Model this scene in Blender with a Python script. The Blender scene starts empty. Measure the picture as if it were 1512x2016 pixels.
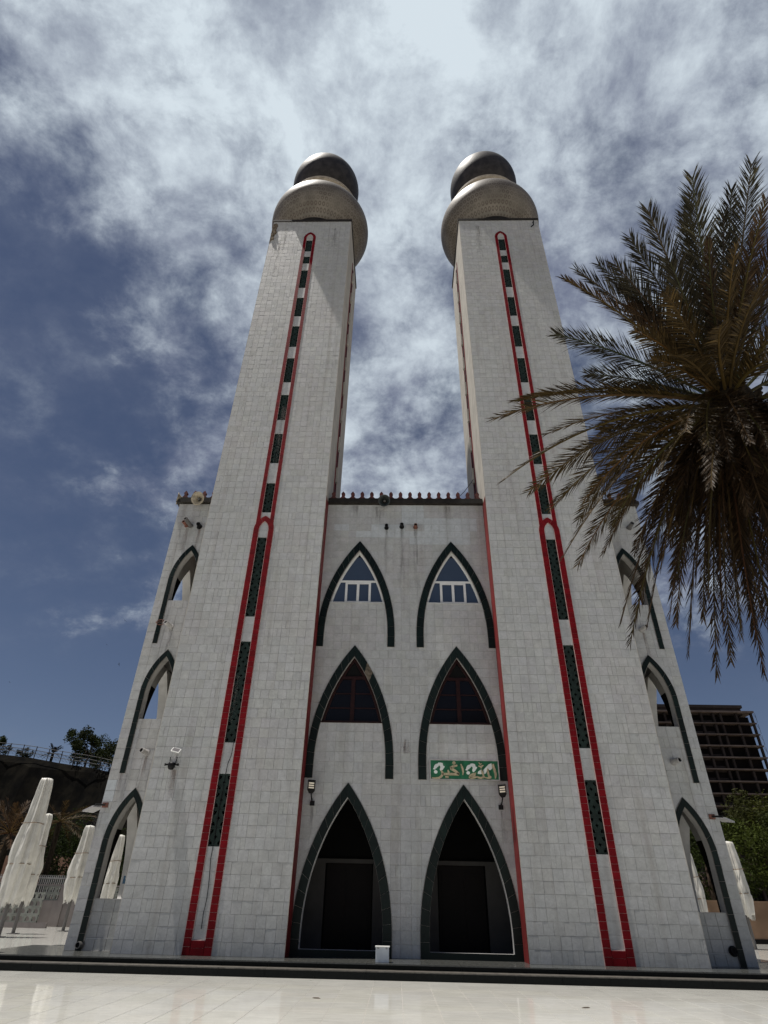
import bpy, math, random
from mathutils import Vector, Matrix, noise
random.seed(11)
R = random.random
U = random.uniform
rad = math.radians
sc = bpy.context.scene
COL = sc.collection

# ------------------------------------------------------------------ camera
F_PX, PITCH, YAW, ROLL = 1145.0, 0.5912930, -0.0305593, 0.0227479
CAM = Vector((-0.27735, -19.77628, 1.6))
fwd = Vector((math.sin(YAW)*math.cos(PITCH), math.cos(YAW)*math.cos(PITCH), math.sin(PITCH)))
rgt0 = Vector((math.cos(YAW), -math.sin(YAW), 0))
up0 = rgt0.cross(fwd)
rgt = rgt0*math.cos(ROLL) + up0*math.sin(ROLL)
upv = -rgt0*math.sin(ROLL) + up0*math.cos(ROLL)
cam = bpy.data.cameras.new('camera')
cam.sensor_fit = 'VERTICAL'
cam.sensor_height = 24.0
cam.lens = F_PX/2016*24.0
cam.clip_start = 0.1
cam.clip_end = 4000
co = bpy.data.objects.new('camera', cam)
COL.objects.link(co)
co.matrix_world = Matrix(((rgt.x, upv.x, -fwd.x, CAM.x), (rgt.y, upv.y, -fwd.y, CAM.y),
                          (rgt.z, upv.z, -fwd.z, CAM.z), (0, 0, 0, 1)))
sc.camera = co

def at(px, py, Y):
    """point of the photograph's line of sight on the upright plane at depth Y"""
    d = fwd*F_PX + rgt*(px-756) - upv*(py-1008)
    return CAM + d*((Y-CAM.y)/d.y)

def atz(px, py, Z):
    d = fwd*F_PX + rgt*(px-756) - upv*(py-1008)
    return CAM + d*((Z-CAM.z)/d.z)

# ------------------------------------------------------------------ sky, sun, exposure
SUN_DIR = Vector((-0.27, -0.047, 0.96)).normalized()
SKY_STRENGTH = 0.08
w = bpy.data.worlds.new('World')
sc.world = w
w.use_nodes = True
nt = w.node_tree
nt.nodes.clear()
def WN(t, **k):
    n = nt.nodes.new(t)
    for a, v in k.items(): setattr(n, a, v)
    return n
def wl(a, b): nt.links.new(a, b)
def wmath(op, a, b=None, c=None, clamp=False):
    n = WN('ShaderNodeMath', operation=op, use_clamp=clamp)
    for i, v in enumerate((a, b, c)):
        if v is None: continue
        if isinstance(v, (int, float)): n.inputs[i].default_value = v
        else: wl(v, n.inputs[i])
    return n.outputs[0]
def wmix(f, a, b):
    n = WN('ShaderNodeMix', data_type='RGBA')
    if isinstance(f, (int, float)): n.inputs[0].default_value = f
    else: wl(f, n.inputs[0])
    for i, v in ((6, a), (7, b)):
        if isinstance(v, tuple): n.inputs[i].default_value = v
        else: wl(v, n.inputs[i])
    return n.outputs[2]
def wramp(v, lo, hi):
    n = WN('ShaderNodeMapRange', interpolation_type='SMOOTHSTEP')
    wl(v, n.inputs[0])
    n.inputs[1].default_value, n.inputs[2].default_value = lo, hi
    return n.outputs[0]
sky = WN('ShaderNodeTexSky', sky_type='NISHITA')
sky.sun_disc = False
sky.sun_elevation = math.asin(SUN_DIR.z)
sky.sun_rotation = math.atan2(SUN_DIR.x, SUN_DIR.y)
sky.air_density, sky.dust_density, sky.ozone_density = 0.75, 0.15, 2.2
tc = WN('ShaderNodeTexCoord')
sep = WN('ShaderNodeSeparateXYZ')
wl(tc.outputs['Generated'], sep.inputs[0])
zz = wmath('ADD', wmath('MAXIMUM', sep.outputs[2], 0.0), 0.42)
cx = wmath('DIVIDE', sep.outputs[0], zz)
cy = wmath('DIVIDE', sep.outputs[1], zz)
comb = WN('ShaderNodeCombineXYZ')
wl(cx, comb.inputs[0]); wl(cy, comb.inputs[1])
def wnoise(scale, detail, rough, dist, off):
    m = WN('ShaderNodeMapping')
    m.inputs['Location'].default_value = off
    wl(comb.outputs[0], m.inputs[0])
    n = WN('ShaderNodeTexNoise')
    n.inputs['Scale'].default_value = scale
    n.inputs['Detail'].default_value = detail
    n.inputs['Roughness'].default_value = rough
    n.inputs['Distortion'].default_value = dist
    wl(m.outputs[0], n.inputs['Vector'])
    return n.outputs[0]
SKY_OFF = (15.2, 18.4)
big = wnoise(2.6, 2, 0.5, 0.0, (SKY_OFF[0], SKY_OFF[1], 0))
fine = wnoise(7.5, 14, 0.62, 0.15, (SKY_OFF[0]+3.7, SKY_OFF[1]+.6, 0))
wisp = wnoise(17.0, 12, 0.66, 0.3, (SKY_OFF[0]+1.3, SKY_OFF[1]-2.2, 0))
shade = wnoise(6.5, 12, 0.64, 0.2, (SKY_OFF[0]-2.1, SKY_OFF[1]+3.4, 0))
def wdot(v):
    d = WN('ShaderNodeVectorMath', operation='DOT_PRODUCT')
    wl(tc.outputs['Generated'], d.inputs[0])
    d.inputs[1].default_value = Vector(v).normalized()
    return d.outputs['Value']
# a broad cloud bank drifts over the towers; the sky clears towards the horizon
bank = wramp(wdot((0.10, 0.55, 0.95)), 0.60, 1.0)
height = wramp(sep.outputs[2], 0.15, 0.60)
dens = wmath('ADD', wmath('ADD', wmath('MULTIPLY', big, 0.62), wmath('ADD', wmath('MULTIPLY', fine, 0.60), wmath('MULTIPLY', wisp, 0.12))),
             wmath('ADD', wmath('MULTIPLY', bank, 0.25), wmath('MULTIPLY', height, 0.045)))
cov = wramp(dens, 0.77, 1.02)
near_sun = wramp(wdot(SUN_DIR), 0.66, 1.0)
K = 1.0/SKY_STRENGTH
lit = wmath('ADD', wmath('MULTIPLY', wramp(wmath('ADD', wmath('ADD', wmath('MULTIPLY', shade, 0.62), wmath('MULTIPLY', wisp, 0.22)), wmath('MULTIPLY', dens, 0.42)), 0.70, 1.00), 0.92), wmath('MULTIPLY', near_sun, 0.30), clamp=True)
cloud = wmix(lit, (0.150*K, 0.172*K, 0.245*K, 1), (0.60*K, 0.675*K, 0.73*K, 1))
sky_tint = WN('ShaderNodeMix', data_type='RGBA', blend_type='MULTIPLY')
sky_tint.inputs[0].default_value = 1
wl(sky.outputs[0], sky_tint.inputs[6])
sky_tint.inputs[7].default_value = (0.66, 0.58, 0.56, 1)
veil = wmath('MULTIPLY', wmath('MULTIPLY', wramp(wmath('ADD', wmath('MULTIPLY', fine, 0.6), wmath('MULTIPLY', shade, 0.4)), 0.36, 0.66), 0.26), height)
cov = wmath('MAXIMUM', cov, veil)
bg = WN('ShaderNodeBackground')
bg.inputs[1].default_value = SKY_STRENGTH
wl(wmix(wmath('MULTIPLY', cov, 0.97), sky_tint.outputs[2], cloud), bg.inputs[0])
out = WN('ShaderNodeOutputWorld')
wl(bg.outputs[0], out.inputs[0])

sl = bpy.data.lights.new('sun', 'SUN')
sl.energy = 5.0
sl.angle = rad(0.5)
sl.color = (1.0, 0.95, 0.88)
so = bpy.data.objects.new('sun', sl)
COL.objects.link(so)
so.location = (0, 0, 80)
so.rotation_euler = SUN_DIR.to_track_quat('Z', 'Y').to_euler()

vs = sc.view_settings
vs.view_transform = 'Standard'
vs.look = 'None'
vs.exposure = 0.2
vs.gamma = 1.0
vs.use_curve_mapping = False

# ------------------------------------------------------------------ materials
MATS = {}
def mat(name, col, rough=0.6, spec=0.5, metal=0.0, tint=False, noise_amt=0.0, noise_scale=4.0, bump=0.0,
        bump_scale=30.0, col2=None, streak=0.0, coat=0.0):
    m = bpy.data.materials.new(name)
    m.use_nodes = True
    n = m.node_tree.nodes
    L = m.node_tree.links
    b = n['Principled BSDF']
    b.inputs['Roughness'].default_value = rough
    b.inputs['Specular IOR Level'].default_value = spec
    b.inputs['Metallic'].default_value = metal
    if coat: b.inputs['Coat Weight'].default_value = coat
    def new(t): return n.new(t)
    rgb = new('ShaderNodeRGB')
    rgb.outputs[0].default_value = (*col, 1)
    cur = rgb.outputs[0]
    geo = new('ShaderNodeNewGeometry')
    if noise_amt or col2:
        t = new('ShaderNodeTexNoise')
        t.inputs['Scale'].default_value = noise_scale
        t.inputs['Detail'].default_value = 6
        t.inputs['Roughness'].default_value = 0.62
        L.new(geo.outputs['Position'], t.inputs['Vector'])
        r = new('ShaderNodeMapRange')
        r.interpolation_type = 'SMOOTHSTEP'
        r.inputs[1].default_value, r.inputs[2].default_value = 0.36, 0.64
        L.new(t.outputs[0], r.inputs[0])
        mx = new('ShaderNodeMix'); mx.data_type = 'RGBA'
        L.new(r.outputs[0], mx.inputs[0])
        L.new(cur, mx.inputs[6])
        c2 = col2 or tuple(c*(1-noise_amt) for c in col)
        mx.inputs[7].default_value = (*c2, 1)
        cur = mx.outputs[2]
    if streak:
        mp = new('ShaderNodeMapping')
        mp.inputs['Scale'].default_value = (3.2, 3.2, 0.14)
        L.new(geo.outputs['Position'], mp.inputs[0])
        t = new('ShaderNodeTexNoise')
        t.inputs['Scale'].default_value = 1.0
        t.inputs['Detail'].default_value = 5
        L.new(mp.outputs[0], t.inputs['Vector'])
        r = new('ShaderNodeMapRange')
        r.interpolation_type = 'SMOOTHSTEP'
        r.inputs[1].default_value, r.inputs[2].default_value = 0.52, 0.74
        r.inputs[4].default_value = streak
        L.new(t.outputs[0], r.inputs[0])
        mx = new('ShaderNodeMix'); mx.data_type = 'RGBA'
        L.new(r.outputs[0], mx.inputs[0])
        L.new(cur, mx.inputs[6])
        mx.inputs[7].default_value = (col[0]*0.52, col[1]*0.47, col[2]*0.42, 1)
        cur = mx.outputs[2]
    if tint:
        a = new('ShaderNodeAttribute')
        a.attribute_name = 'tint'
        mx = new('ShaderNodeMix'); mx.data_type = 'RGBA'; mx.blend_type = 'MULTIPLY'
        mx.inputs[0].default_value = 1
        L.new(cur, mx.inputs[6]); L.new(a.outputs['Color'], mx.inputs[7])
        cur = mx.outputs[2]
    L.new(cur, b.inputs['Base Color'])
    if bump:
        t = new('ShaderNodeTexNoise')
        t.inputs['Scale'].default_value = bump_scale
        t.inputs['Detail'].default_value = 4
        L.new(geo.outputs['Position'], t.inputs['Vector'])
        bp = new('ShaderNodeBump')
        bp.inputs['Strength'].default_value = bump
        bp.inputs['Distance'].default_value = 0.02
        L.new(t.outputs[0], bp.inputs['Height'])
        L.new(bp.outputs[0], b.inputs['Normal'])
    MATS[name] = m
    return m

def marble_tile_mat():
    """glazed white tile: faint crazing, blotches, run-off streaks"""
    m = mat('white_tile', (0.450, 0.458, 0.455), rough=0.5, spec=0.3, tint=True, noise_amt=0.11, noise_scale=2.6, streak=0.33, bump=0.06, bump_scale=14)
    n, L = m.node_tree.nodes, m.node_tree.links
    b = n['Principled BSDF']
    src = b.inputs['Base Color'].links[0].from_socket
    geo = n.new('ShaderNodeNewGeometry')
    t = n.new('ShaderNodeTexNoise')
    t.inputs['Scale'].default_value = 9
    t.inputs['Detail'].default_value = 8
    t.inputs['Roughness'].default_value = 0.72
    t.inputs['Distortion'].default_value = 1.2
    L.new(geo.outputs['Position'], t.inputs['Vector'])
    r = n.new('ShaderNodeMapRange')
    r.inputs[1].default_value, r.inputs[2].default_value = 0.35, 0.68
    r.inputs[3].default_value, r.inputs[4].default_value = 0.84, 1.08
    L.new(t.outputs[0], r.inputs[0])
    mx = n.new('ShaderNodeVectorMath'); mx.operation = 'MULTIPLY'
    L.new(src, mx.inputs[0]); L.new(r.outputs[0], mx.inputs[1])
    L.new(mx.outputs[0], b.inputs['Base Color'])
    return m
marble_tile_mat()
mat('grout', (0.42, 0.415, 0.40), 0.9, 0.2, noise_amt=0.3, noise_scale=1.5)
mat('joint_fill', (0.31, 0.295, 0.27), 0.8, 0.2)
mat('light_mortar', (0.27, 0.25, 0.23), 0.85, 0.2, noise_amt=0.25, noise_scale=5)
mat('pink_mortar', (0.58, 0.40, 0.37), 0.85, 0.2, noise_amt=0.3, noise_scale=5)
mat('plaster', (0.50, 0.49, 0.47), 0.8, 0.3, noise_amt=0.2, noise_scale=1.3, streak=0.25)
mat('cream_side', (0.46, 0.435, 0.385), 0.75, 0.3, noise_amt=0.18, noise_scale=1.2, streak=0.35)
mat('red_tile', (0.165, 0.003, 0.007), 0.6, 0.12, tint=True, noise_amt=0.25, noise_scale=3)
mat('red_paint', (0.20, 0.022, 0.022), 0.6, 0.25, noise_amt=0.35, noise_scale=1.1, streak=0.4)
mat('green_tile', (0.0045, 0.0105, 0.0085), 0.45, 0.22, tint=True, noise_amt=0.3, noise_scale=4)
mat('green_block', (0.016, 0.030, 0.025), 0.7, 0.25, noise_amt=0.4, noise_scale=5)
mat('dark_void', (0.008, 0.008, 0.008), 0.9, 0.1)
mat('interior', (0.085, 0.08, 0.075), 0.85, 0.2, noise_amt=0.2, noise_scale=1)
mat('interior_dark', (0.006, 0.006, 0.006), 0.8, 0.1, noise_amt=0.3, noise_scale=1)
mat('granite', (0.005, 0.0065, 0.006), 0.35, 0.15, noise_amt=0.5, noise_scale=18, bump=0.03, bump_scale=60)
mat('granite_top', (0.075, 0.077, 0.072), 0.20, 0.5, noise_amt=0.4, noise_scale=10)
mat('step_edge', (0.10, 0.092, 0.08), 0.5, 0.4, noise_amt=0.4, noise_scale=8)
mat('white_frame', (0.72, 0.72, 0.70), 0.4, 0.5, noise_amt=0.08, noise_scale=6)
mat('wood_frame', (0.022, 0.006, 0.005), 0.5, 0.2, noise_amt=0.4, noise_scale=8)
mat('door_wood', (0.006, 0.0035, 0.003), 0.5, 0.12)
mat('blue_glass', (0.075, 0.10, 0.135), 0.04, 1.0, metal=0.5)
mat('dark_glass', (0.006, 0.006, 0.008), 0.12, 0.18)
mat('cornice_brown', (0.022, 0.018, 0.014), 0.7, 0.3, noise_amt=0.45, noise_scale=4, streak=0.4)
mat('merlon_paint', (0.135, 0.045, 0.040), 0.7, 0.3, noise_amt=0.5, noise_scale=5, streak=0.5)
mat('ball_mosaic', (0.040, 0.036, 0.035), 0.55, 0.3, noise_amt=0.5, noise_scale=2.2, bump=0.25, bump_scale=9)
mat('collar_stone', (0.42, 0.37, 0.30), 0.7, 0.3, noise_amt=0.3, noise_scale=3)
mat('broken_render', (0.20, 0.165, 0.125), 0.95, 0.1, noise_amt=0.6, noise_scale=7, bump=0.8, bump_scale=9)
mat('black_metal', (0.005, 0.005, 0.0055), 0.5, 0.2)
mat('grey_metal', (0.16, 0.155, 0.15), 0.45, 0.5, metal=0.4, noise_amt=0.3, noise_scale=6)
mat('pale_metal', (0.42, 0.41, 0.40), 0.5, 0.5, noise_amt=0.3, noise_scale=5)
mat('lamp_shell', (0.24, 0.23, 0.24), 0.5, 0.4)
mat('horn_cream', (0.36, 0.31, 0.23), 0.55, 0.4, noise_amt=0.45, noise_scale=7)
mat('horn_dark', (0.020, 0.026, 0.026), 0.45, 0.4)
mat('rust_pipe', (0.22, 0.10, 0.075), 0.8, 0.2, noise_amt=0.5, noise_scale=10)
mat('led_strip', (0.80, 0.74, 0.62), 0.35, 0.5)
mat('solar_cells', (0.10, 0.095, 0.10), 0.25, 0.5)
mat('sign_green', (0.016, 0.15, 0.065), 0.35, 0.5, noise_amt=0.4, noise_scale=5)
mat('sign_gold', (0.46, 0.39, 0.25), 0.5, 0.4, metal=0.1, noise_amt=0.35, noise_scale=12)
mat('sign_white', (0.66, 0.70, 0.66), 0.5, 0.4)
mat('white_box', (0.62, 0.66, 0.70), 0.35, 0.5, noise_amt=0.08, noise_scale=6)
mat('blue_plate', (0.035, 0.115, 0.20), 0.4, 0.5)
mat('cover_cloth', (0.57, 0.555, 0.51), 0.38, 0.5, noise_amt=0.15, noise_scale=2.2)
mat('cover_brown', (0.20, 0.145, 0.10), 0.8, 0.3, noise_amt=0.4, noise_scale=5)
mat('pole_paint', (0.10, 0.095, 0.092), 0.5, 0.4)
mat('perimeter', (0.19, 0.17, 0.165), 0.85, 0.2, noise_amt=0.2, noise_scale=0.8, streak=0.3)
mat('breeze_paint', (0.21, 0.22, 0.20), 0.85, 0.2, noise_amt=0.3, noise_scale=3)
mat('ochre_wall', (0.20, 0.13, 0.085), 0.9, 0.2, noise_amt=0.3, noise_scale=0.6)
mat('terracotta', (0.22, 0.13, 0.095), 0.9, 0.2, noise_amt=0.3, noise_scale=0.5)
mat('rail_metal', (0.035, 0.035, 0.036), 0.6, 0.4)
mat('basalt', (0.006, 0.006, 0.006), 1.0, 0.0, col2=(0.013, 0.012, 0.010), noise_scale=0.5, bump=0.8, bump_scale=1.2)
mat('raw_concrete', (0.042, 0.035, 0.034), 0.9, 0.2, noise_amt=0.35, noise_scale=0.35, streak=0.3)
mat('raw_slab', (0.13, 0.108, 0.10), 0.9, 0.2, noise_amt=0.3, noise_scale=0.4)
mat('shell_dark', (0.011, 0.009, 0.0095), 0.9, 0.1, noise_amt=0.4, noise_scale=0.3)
mat('bark', (0.075, 0.055, 0.042), 0.95, 0.1, noise_amt=0.5, noise_scale=5, bump=0.6, bump_scale=8)
mat('palm_bark', (0.026, 0.020, 0.014), 0.95, 0.1, noise_amt=0.5, noise_scale=6, bump=0.8, bump_scale=9)
mat('frond_rib', (0.075, 0.060, 0.030), 0.75, 0.1, tint=True, noise_amt=0.3, noise_scale=4)
mat('bird', (0.014, 0.013, 0.013), 0.8, 0.2)
mat('ground_far', (0.26, 0.22, 0.17), 0.95, 0.1, noise_amt=0.3, noise_scale=0.05)

def leaf_mat(name, col, rough, trans, amt):
    m = mat(name, col, rough, 0.12, tint=True, noise_amt=amt, noise_scale=3)
    n, L = m.node_tree.nodes, m.node_tree.links
    b = n['Principled BSDF']
    tr = n.new('ShaderNodeBsdfTranslucent')
    L.new(b.inputs['Base Color'].links[0].from_socket, tr.inputs[0])
    mx = n.new('ShaderNodeMixShader')
    mx.inputs[0].default_value = trans
    L.new(b.outputs[0], mx.inputs[1]); L.new(tr.outputs[0], mx.inputs[2])
    L.new(mx.outputs[0], n['Material Output'].inputs[0])
    return m
leaf_mat('palm_leaf', (0.038, 0.0335, 0.0235), 0.55, 0.12, 0.3)
leaf_mat('tree_leaf', (0.044, 0.056, 0.010), 0.75, 0.15, 0.35)

def plaza_mat():
    m = mat('plaza_stone', (0.66, 0.655, 0.61), 0.13, 0.8, tint=True, noise_amt=0.08, noise_scale=1.1)
    n, L = m.node_tree.nodes, m.node_tree.links
    b = n['Principled BSDF']
    src = b.inputs['Base Color'].links[0].from_socket
    geo = n.new('ShaderNodeNewGeometry')
    mp = n.new('ShaderNodeMapping'); mp.inputs['Scale'].default_value = (0.7, 3.0, 1)
    L.new(geo.outputs['Position'], mp.inputs[0])
    t = n.new('ShaderNodeTexNoise')
    t.inputs['Scale'].default_value = 2.2; t.inputs['Detail'].default_value = 8; t.inputs['Roughness'].default_value = 0.7
    L.new(mp.outputs[0], t.inputs['Vector'])
    r = n.new('ShaderNodeMapRange')
    r.inputs[1].default_value, r.inputs[2].default_value = 0.3, 0.7
    r.inputs[3].default_value, r.inputs[4].default_value = 0.90, 1.06
    L.new(t.outputs[0], r.inputs[0])
    mx = n.new('ShaderNodeVectorMath'); mx.operation = 'MULTIPLY'
    L.new(src, mx.inputs[0]); L.new(r.outputs[0], mx.inputs[1])
    L.new(mx.outputs[0], b.inputs['Base Color'])
    r2 = n.new('ShaderNodeMapRange')
    r2.inputs[3].default_value, r2.inputs[4].default_value = 0.035, 0.085
    L.new(t.outputs[0], r2.inputs[0]); L.new(r2.outputs[0], b.inputs['Roughness'])
plaza_mat()

def bulb_mat():
    """beige mosaic with rows of small brown ring motifs"""
    m = mat('bulb_mosaic', (0.170, 0.152, 0.126), 0.5, 0.4, noise_amt=0.28, noise_scale=1.2, bump=0.1, bump_scale=20)
    n, L = m.node_tree.nodes, m.node_tree.links
    b = n['Principled BSDF']
    src = b.inputs['Base Color'].links[0].from_socket
    tcn = n.new('ShaderNodeTexCoord')
    sp = n.new('ShaderNodeSeparateXYZ'); L.new(tcn.outputs['Object'], sp.inputs[0])
    def M(op, a, c=None):
        x = n.new('ShaderNodeMath'); x.operation = op
        for i, v in enumerate((a, c)):
            if v is None: continue
            if isinstance(v, (int, float)): x.inputs[i].default_value = v
            else: L.new(v, x.inputs[i])
        return x.outputs[0]
    ang = M('MULTIPLY', M('ARCTAN2', sp.outputs[1], sp.outputs[0]), 70/(2*math.pi))
    row = M('MULTIPLY', sp.outputs[2], 3.3)
    odd = M('MULTIPLY', M('MODULO', M('ADD', M('FLOOR', row), 20), 2), 0.5)
    fx = M('SUBTRACT', M('FRACT', M('ADD', M('ADD', ang, 70), odd)), 0.5)
    fy = M('SUBTRACT', M('FRACT', M('ADD', row, 20)), 0.5)
    d = M('SQRT', M('ADD', M('MULTIPLY', fx, fx), M('MULTIPLY', fy, fy)))
    ring = M('LESS_THAN', M('ABSOLUTE', M('SUBTRACT', d, 0.28)), 0.10)
    t = n.new('ShaderNodeTexNoise'); t.inputs['Scale'].default_value = 0.55; t.inputs['Detail'].default_value = 3
    L.new(tcn.outputs['Object'], t.inputs['Vector'])
    r = n.new('ShaderNodeMapRange'); r.inputs[1].default_value, r.inputs[2].default_value = 0.30, 0.46
    L.new(t.outputs[0], r.inputs[0])
    mx = n.new('ShaderNodeMix'); mx.data_type = 'RGBA'
    L.new(M('MULTIPLY', M('ADD', M('MULTIPLY', ring, r.outputs[0]), M('MULTIPLY', ring, 0.15)), 0.62), mx.inputs[0])
    L.new(src, mx.inputs[6]); mx.inputs[7].default_value = (0.062, 0.042, 0.032, 1)
    L.new(mx.outputs[2], b.inputs['Base Color'])
bulb_mat()

# ------------------------------------------------------------------ mesh helpers
class MB:
    def __init__(s): s.v, s.f, s.t = [], [], []
    def add(s, vs, fs, tint=1.0):
        o = len(s.v)
        s.v += [tuple(p) for p in vs]
        t = tint if isinstance(tint, tuple) else (tint, tint, tint)
        s.t += [t]*len(vs)
        s.f += [tuple(i+o for i in f) for f in fs]
    def box(s, x0, x1, y0, y1, z0, z1, tint=1.0):
        s.add([(x0,y0,z0),(x1,y0,z0),(x1,y1,z0),(x0,y1,z0),(x0,y0,z1),(x1,y0,z1),(x1,y1,z1),(x0,y1,z1)],
              [(0,3,2,1),(4,5,6,7),(0,1,5,4),(1,2,6,5),(2,3,7,6),(3,0,4,7)], tint)
    def plate(s, x0, x1, z0, z1, y, t=0.02, bev=0.004, tilt=0.0, tint=1.0):
        """a tile whose face looks to -Y, edges chamfered"""
        dx, dz = U(-tilt, tilt), U(-tilt, tilt)
        def yy(x, z): return y + dx*((x-x0)/(x1-x0)-.5) + dz*((z-z0)/(z1-z0)-.5)
        a = [(x0,y+t,z0),(x1,y+t,z0),(x1,y+t,z1),(x0,y+t,z1)]
        q = [(x0+bev,z0+bev),(x1-bev,z0+bev),(x1-bev,z1-bev),(x0+bev,z1-bev)]
        s.add(a+[(x, yy(x,z), z) for x, z in q], [(4,5,6,7),(0,1,5,4),(1,2,6,5),(2,3,7,6),(3,0,4,7)], tint)
    def prism(s, pts, y0, y1, tint=1.0):
        """polygon in x,z pushed from y0 (front) to y1"""
        n = len(pts)
        s.add([(x,y0,z) for x,z in pts]+[(x,y1,z) for x,z in pts],
              [tuple(range(n)), tuple(range(2*n-1, n-1, -1))]+[(i, i+n, (i+1)%n+n, (i+1)%n) for i in range(n)], tint)
    def tube(s, pts, r, n=6, tint=1.0, cap=True):
        pts = [Vector(p) for p in pts]
        rs = r if isinstance(r, (list, tuple)) else [r]*len(pts)
        vs, fs = [], []
        prev = None
        for i, p in enumerate(pts):
            d = (pts[min(i+1, len(pts)-1)] - pts[max(i-1, 0)])
            d = d.normalized() if d.length > 1e-9 else Vector((0,0,1))
            if prev is None:
                a = d.orthogonal().normalized()
            else:
                a = (prev - d*prev.dot(d))
                a = a.normalized() if a.length > 1e-6 else d.orthogonal().normalized()
            prev = a
            c = d.cross(a)
            for k in range(n):
                th = 2*math.pi*k/n
                vs.append(p + (a*math.cos(th)+c*math.sin(th))*rs[i])
        for i in range(len(pts)-1):
            for k in range(n):
                fs.append((i*n+k, i*n+(k+1)%n, (i+1)*n+(k+1)%n, (i+1)*n+k))
        if cap:
            fs.append(tuple(range(n-1, -1, -1))); fs.append(tuple(range((len(pts)-1)*n, len(pts)*n)))
        s.add(vs, fs, tint)
    def lathe(s, prof, n=48, tint=1.0, centre=(0,0,0)):
        vs, fs = [], []
        for r, z in prof:
            for k in range(n):
                th = 2*math.pi*k/n
                vs.append((centre[0]+r*math.cos(th), centre[1]+r*math.sin(th), centre[2]+z))
        for i in range(len(prof)-1):
            for k in range(n):
                fs.append((i*n+k, i*n+(k+1)%n, (i+1)*n+(k+1)%n, (i+1)*n+k))
        s.add(vs, fs, tint)
    def mesh(s, name, m, smooth=False):
        me = bpy.data.meshes.new(name)
        me.from_pydata(s.v, [], s.f)
        a = me.attributes.new('tint', 'FLOAT_COLOR', 'POINT')
        a.data.foreach_set('color', [c for t in s.t for c in (*t, 1.0)])
        me.materials.append(MATS[m])
        if smooth: me.polygons.foreach_set('use_smooth', [True]*len(me.polygons))
        me.update()
        return me
    def obj(s, name, m, parent=None, smooth=False, kind=None, label=None):
        return link(name, s.mesh(name, m, smooth), parent, kind, label)

def link(name, me, parent=None, kind=None, label=None, loc=None, rot=None, scale=None):
    o = bpy.data.objects.new(name, me)
    COL.objects.link(o)
    if parent is not None: o.parent = parent
    if kind: o['kind'] = kind
    if label: o['label'] = label
    if loc is not None: o.location = loc
    if rot is not None: o.rotation_euler = rot
    if scale is not None: o.scale = scale
    return o
def thing(name, label, cat, loc=(0,0,0), group=None, rot=(0,0,0)):
    o = link(name, None)
    o.location = loc; o.rotation_euler = rot
    return tag(o, label, cat, group)
def tag(o, label, cat, group=None):
    o['label'] = label; o['category'] = cat
    if group: o['group'] = group
    return o
def copy_tree(o, parent=None):
    c = o.copy(); COL.objects.link(c)
    if parent is not None: c.parent = parent
    for ch in list(o.children): copy_tree(ch, c)
    return c
def plate_with_holes(name, outer, holes, thick, m, parent=None, label=None):
    """flat polygon (a,b) with holes, extruded: lies in local x,z, front at y=0, back at y=thick"""
    cu = bpy.data.curves.new(name, 'CURVE')
    cu.dimensions = '2D'; cu.fill_mode = 'BOTH'; cu.extrude = thick/2
    for poly in [outer]+holes:
        sp = cu.splines.new('POLY')
        sp.points.add(len(poly)-1)
        for p, (x, z) in zip(sp.points, poly): p.co = (x, z, 0, 1)
        sp.use_cyclic_u = True
    tmp = bpy.data.objects.new('tmp', cu)
    me = bpy.data.meshes.new_from_object(tmp)
    bpy.data.objects.remove(tmp); bpy.data.curves.remove(cu)
    me.transform(Matrix.Rotation(rad(90), 4, 'X'))
    me.transform(Matrix.Translation((0, thick/2, 0)))
    me.name = name
    me.materials.clear(); me.materials.append(MATS[m])
    a = me.attributes.new('tint', 'FLOAT_COLOR', 'POINT')
    a.data.foreach_set('color', [1.0]*4*len(me.vertices))
    return link(name, me, parent, None, label)

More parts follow.
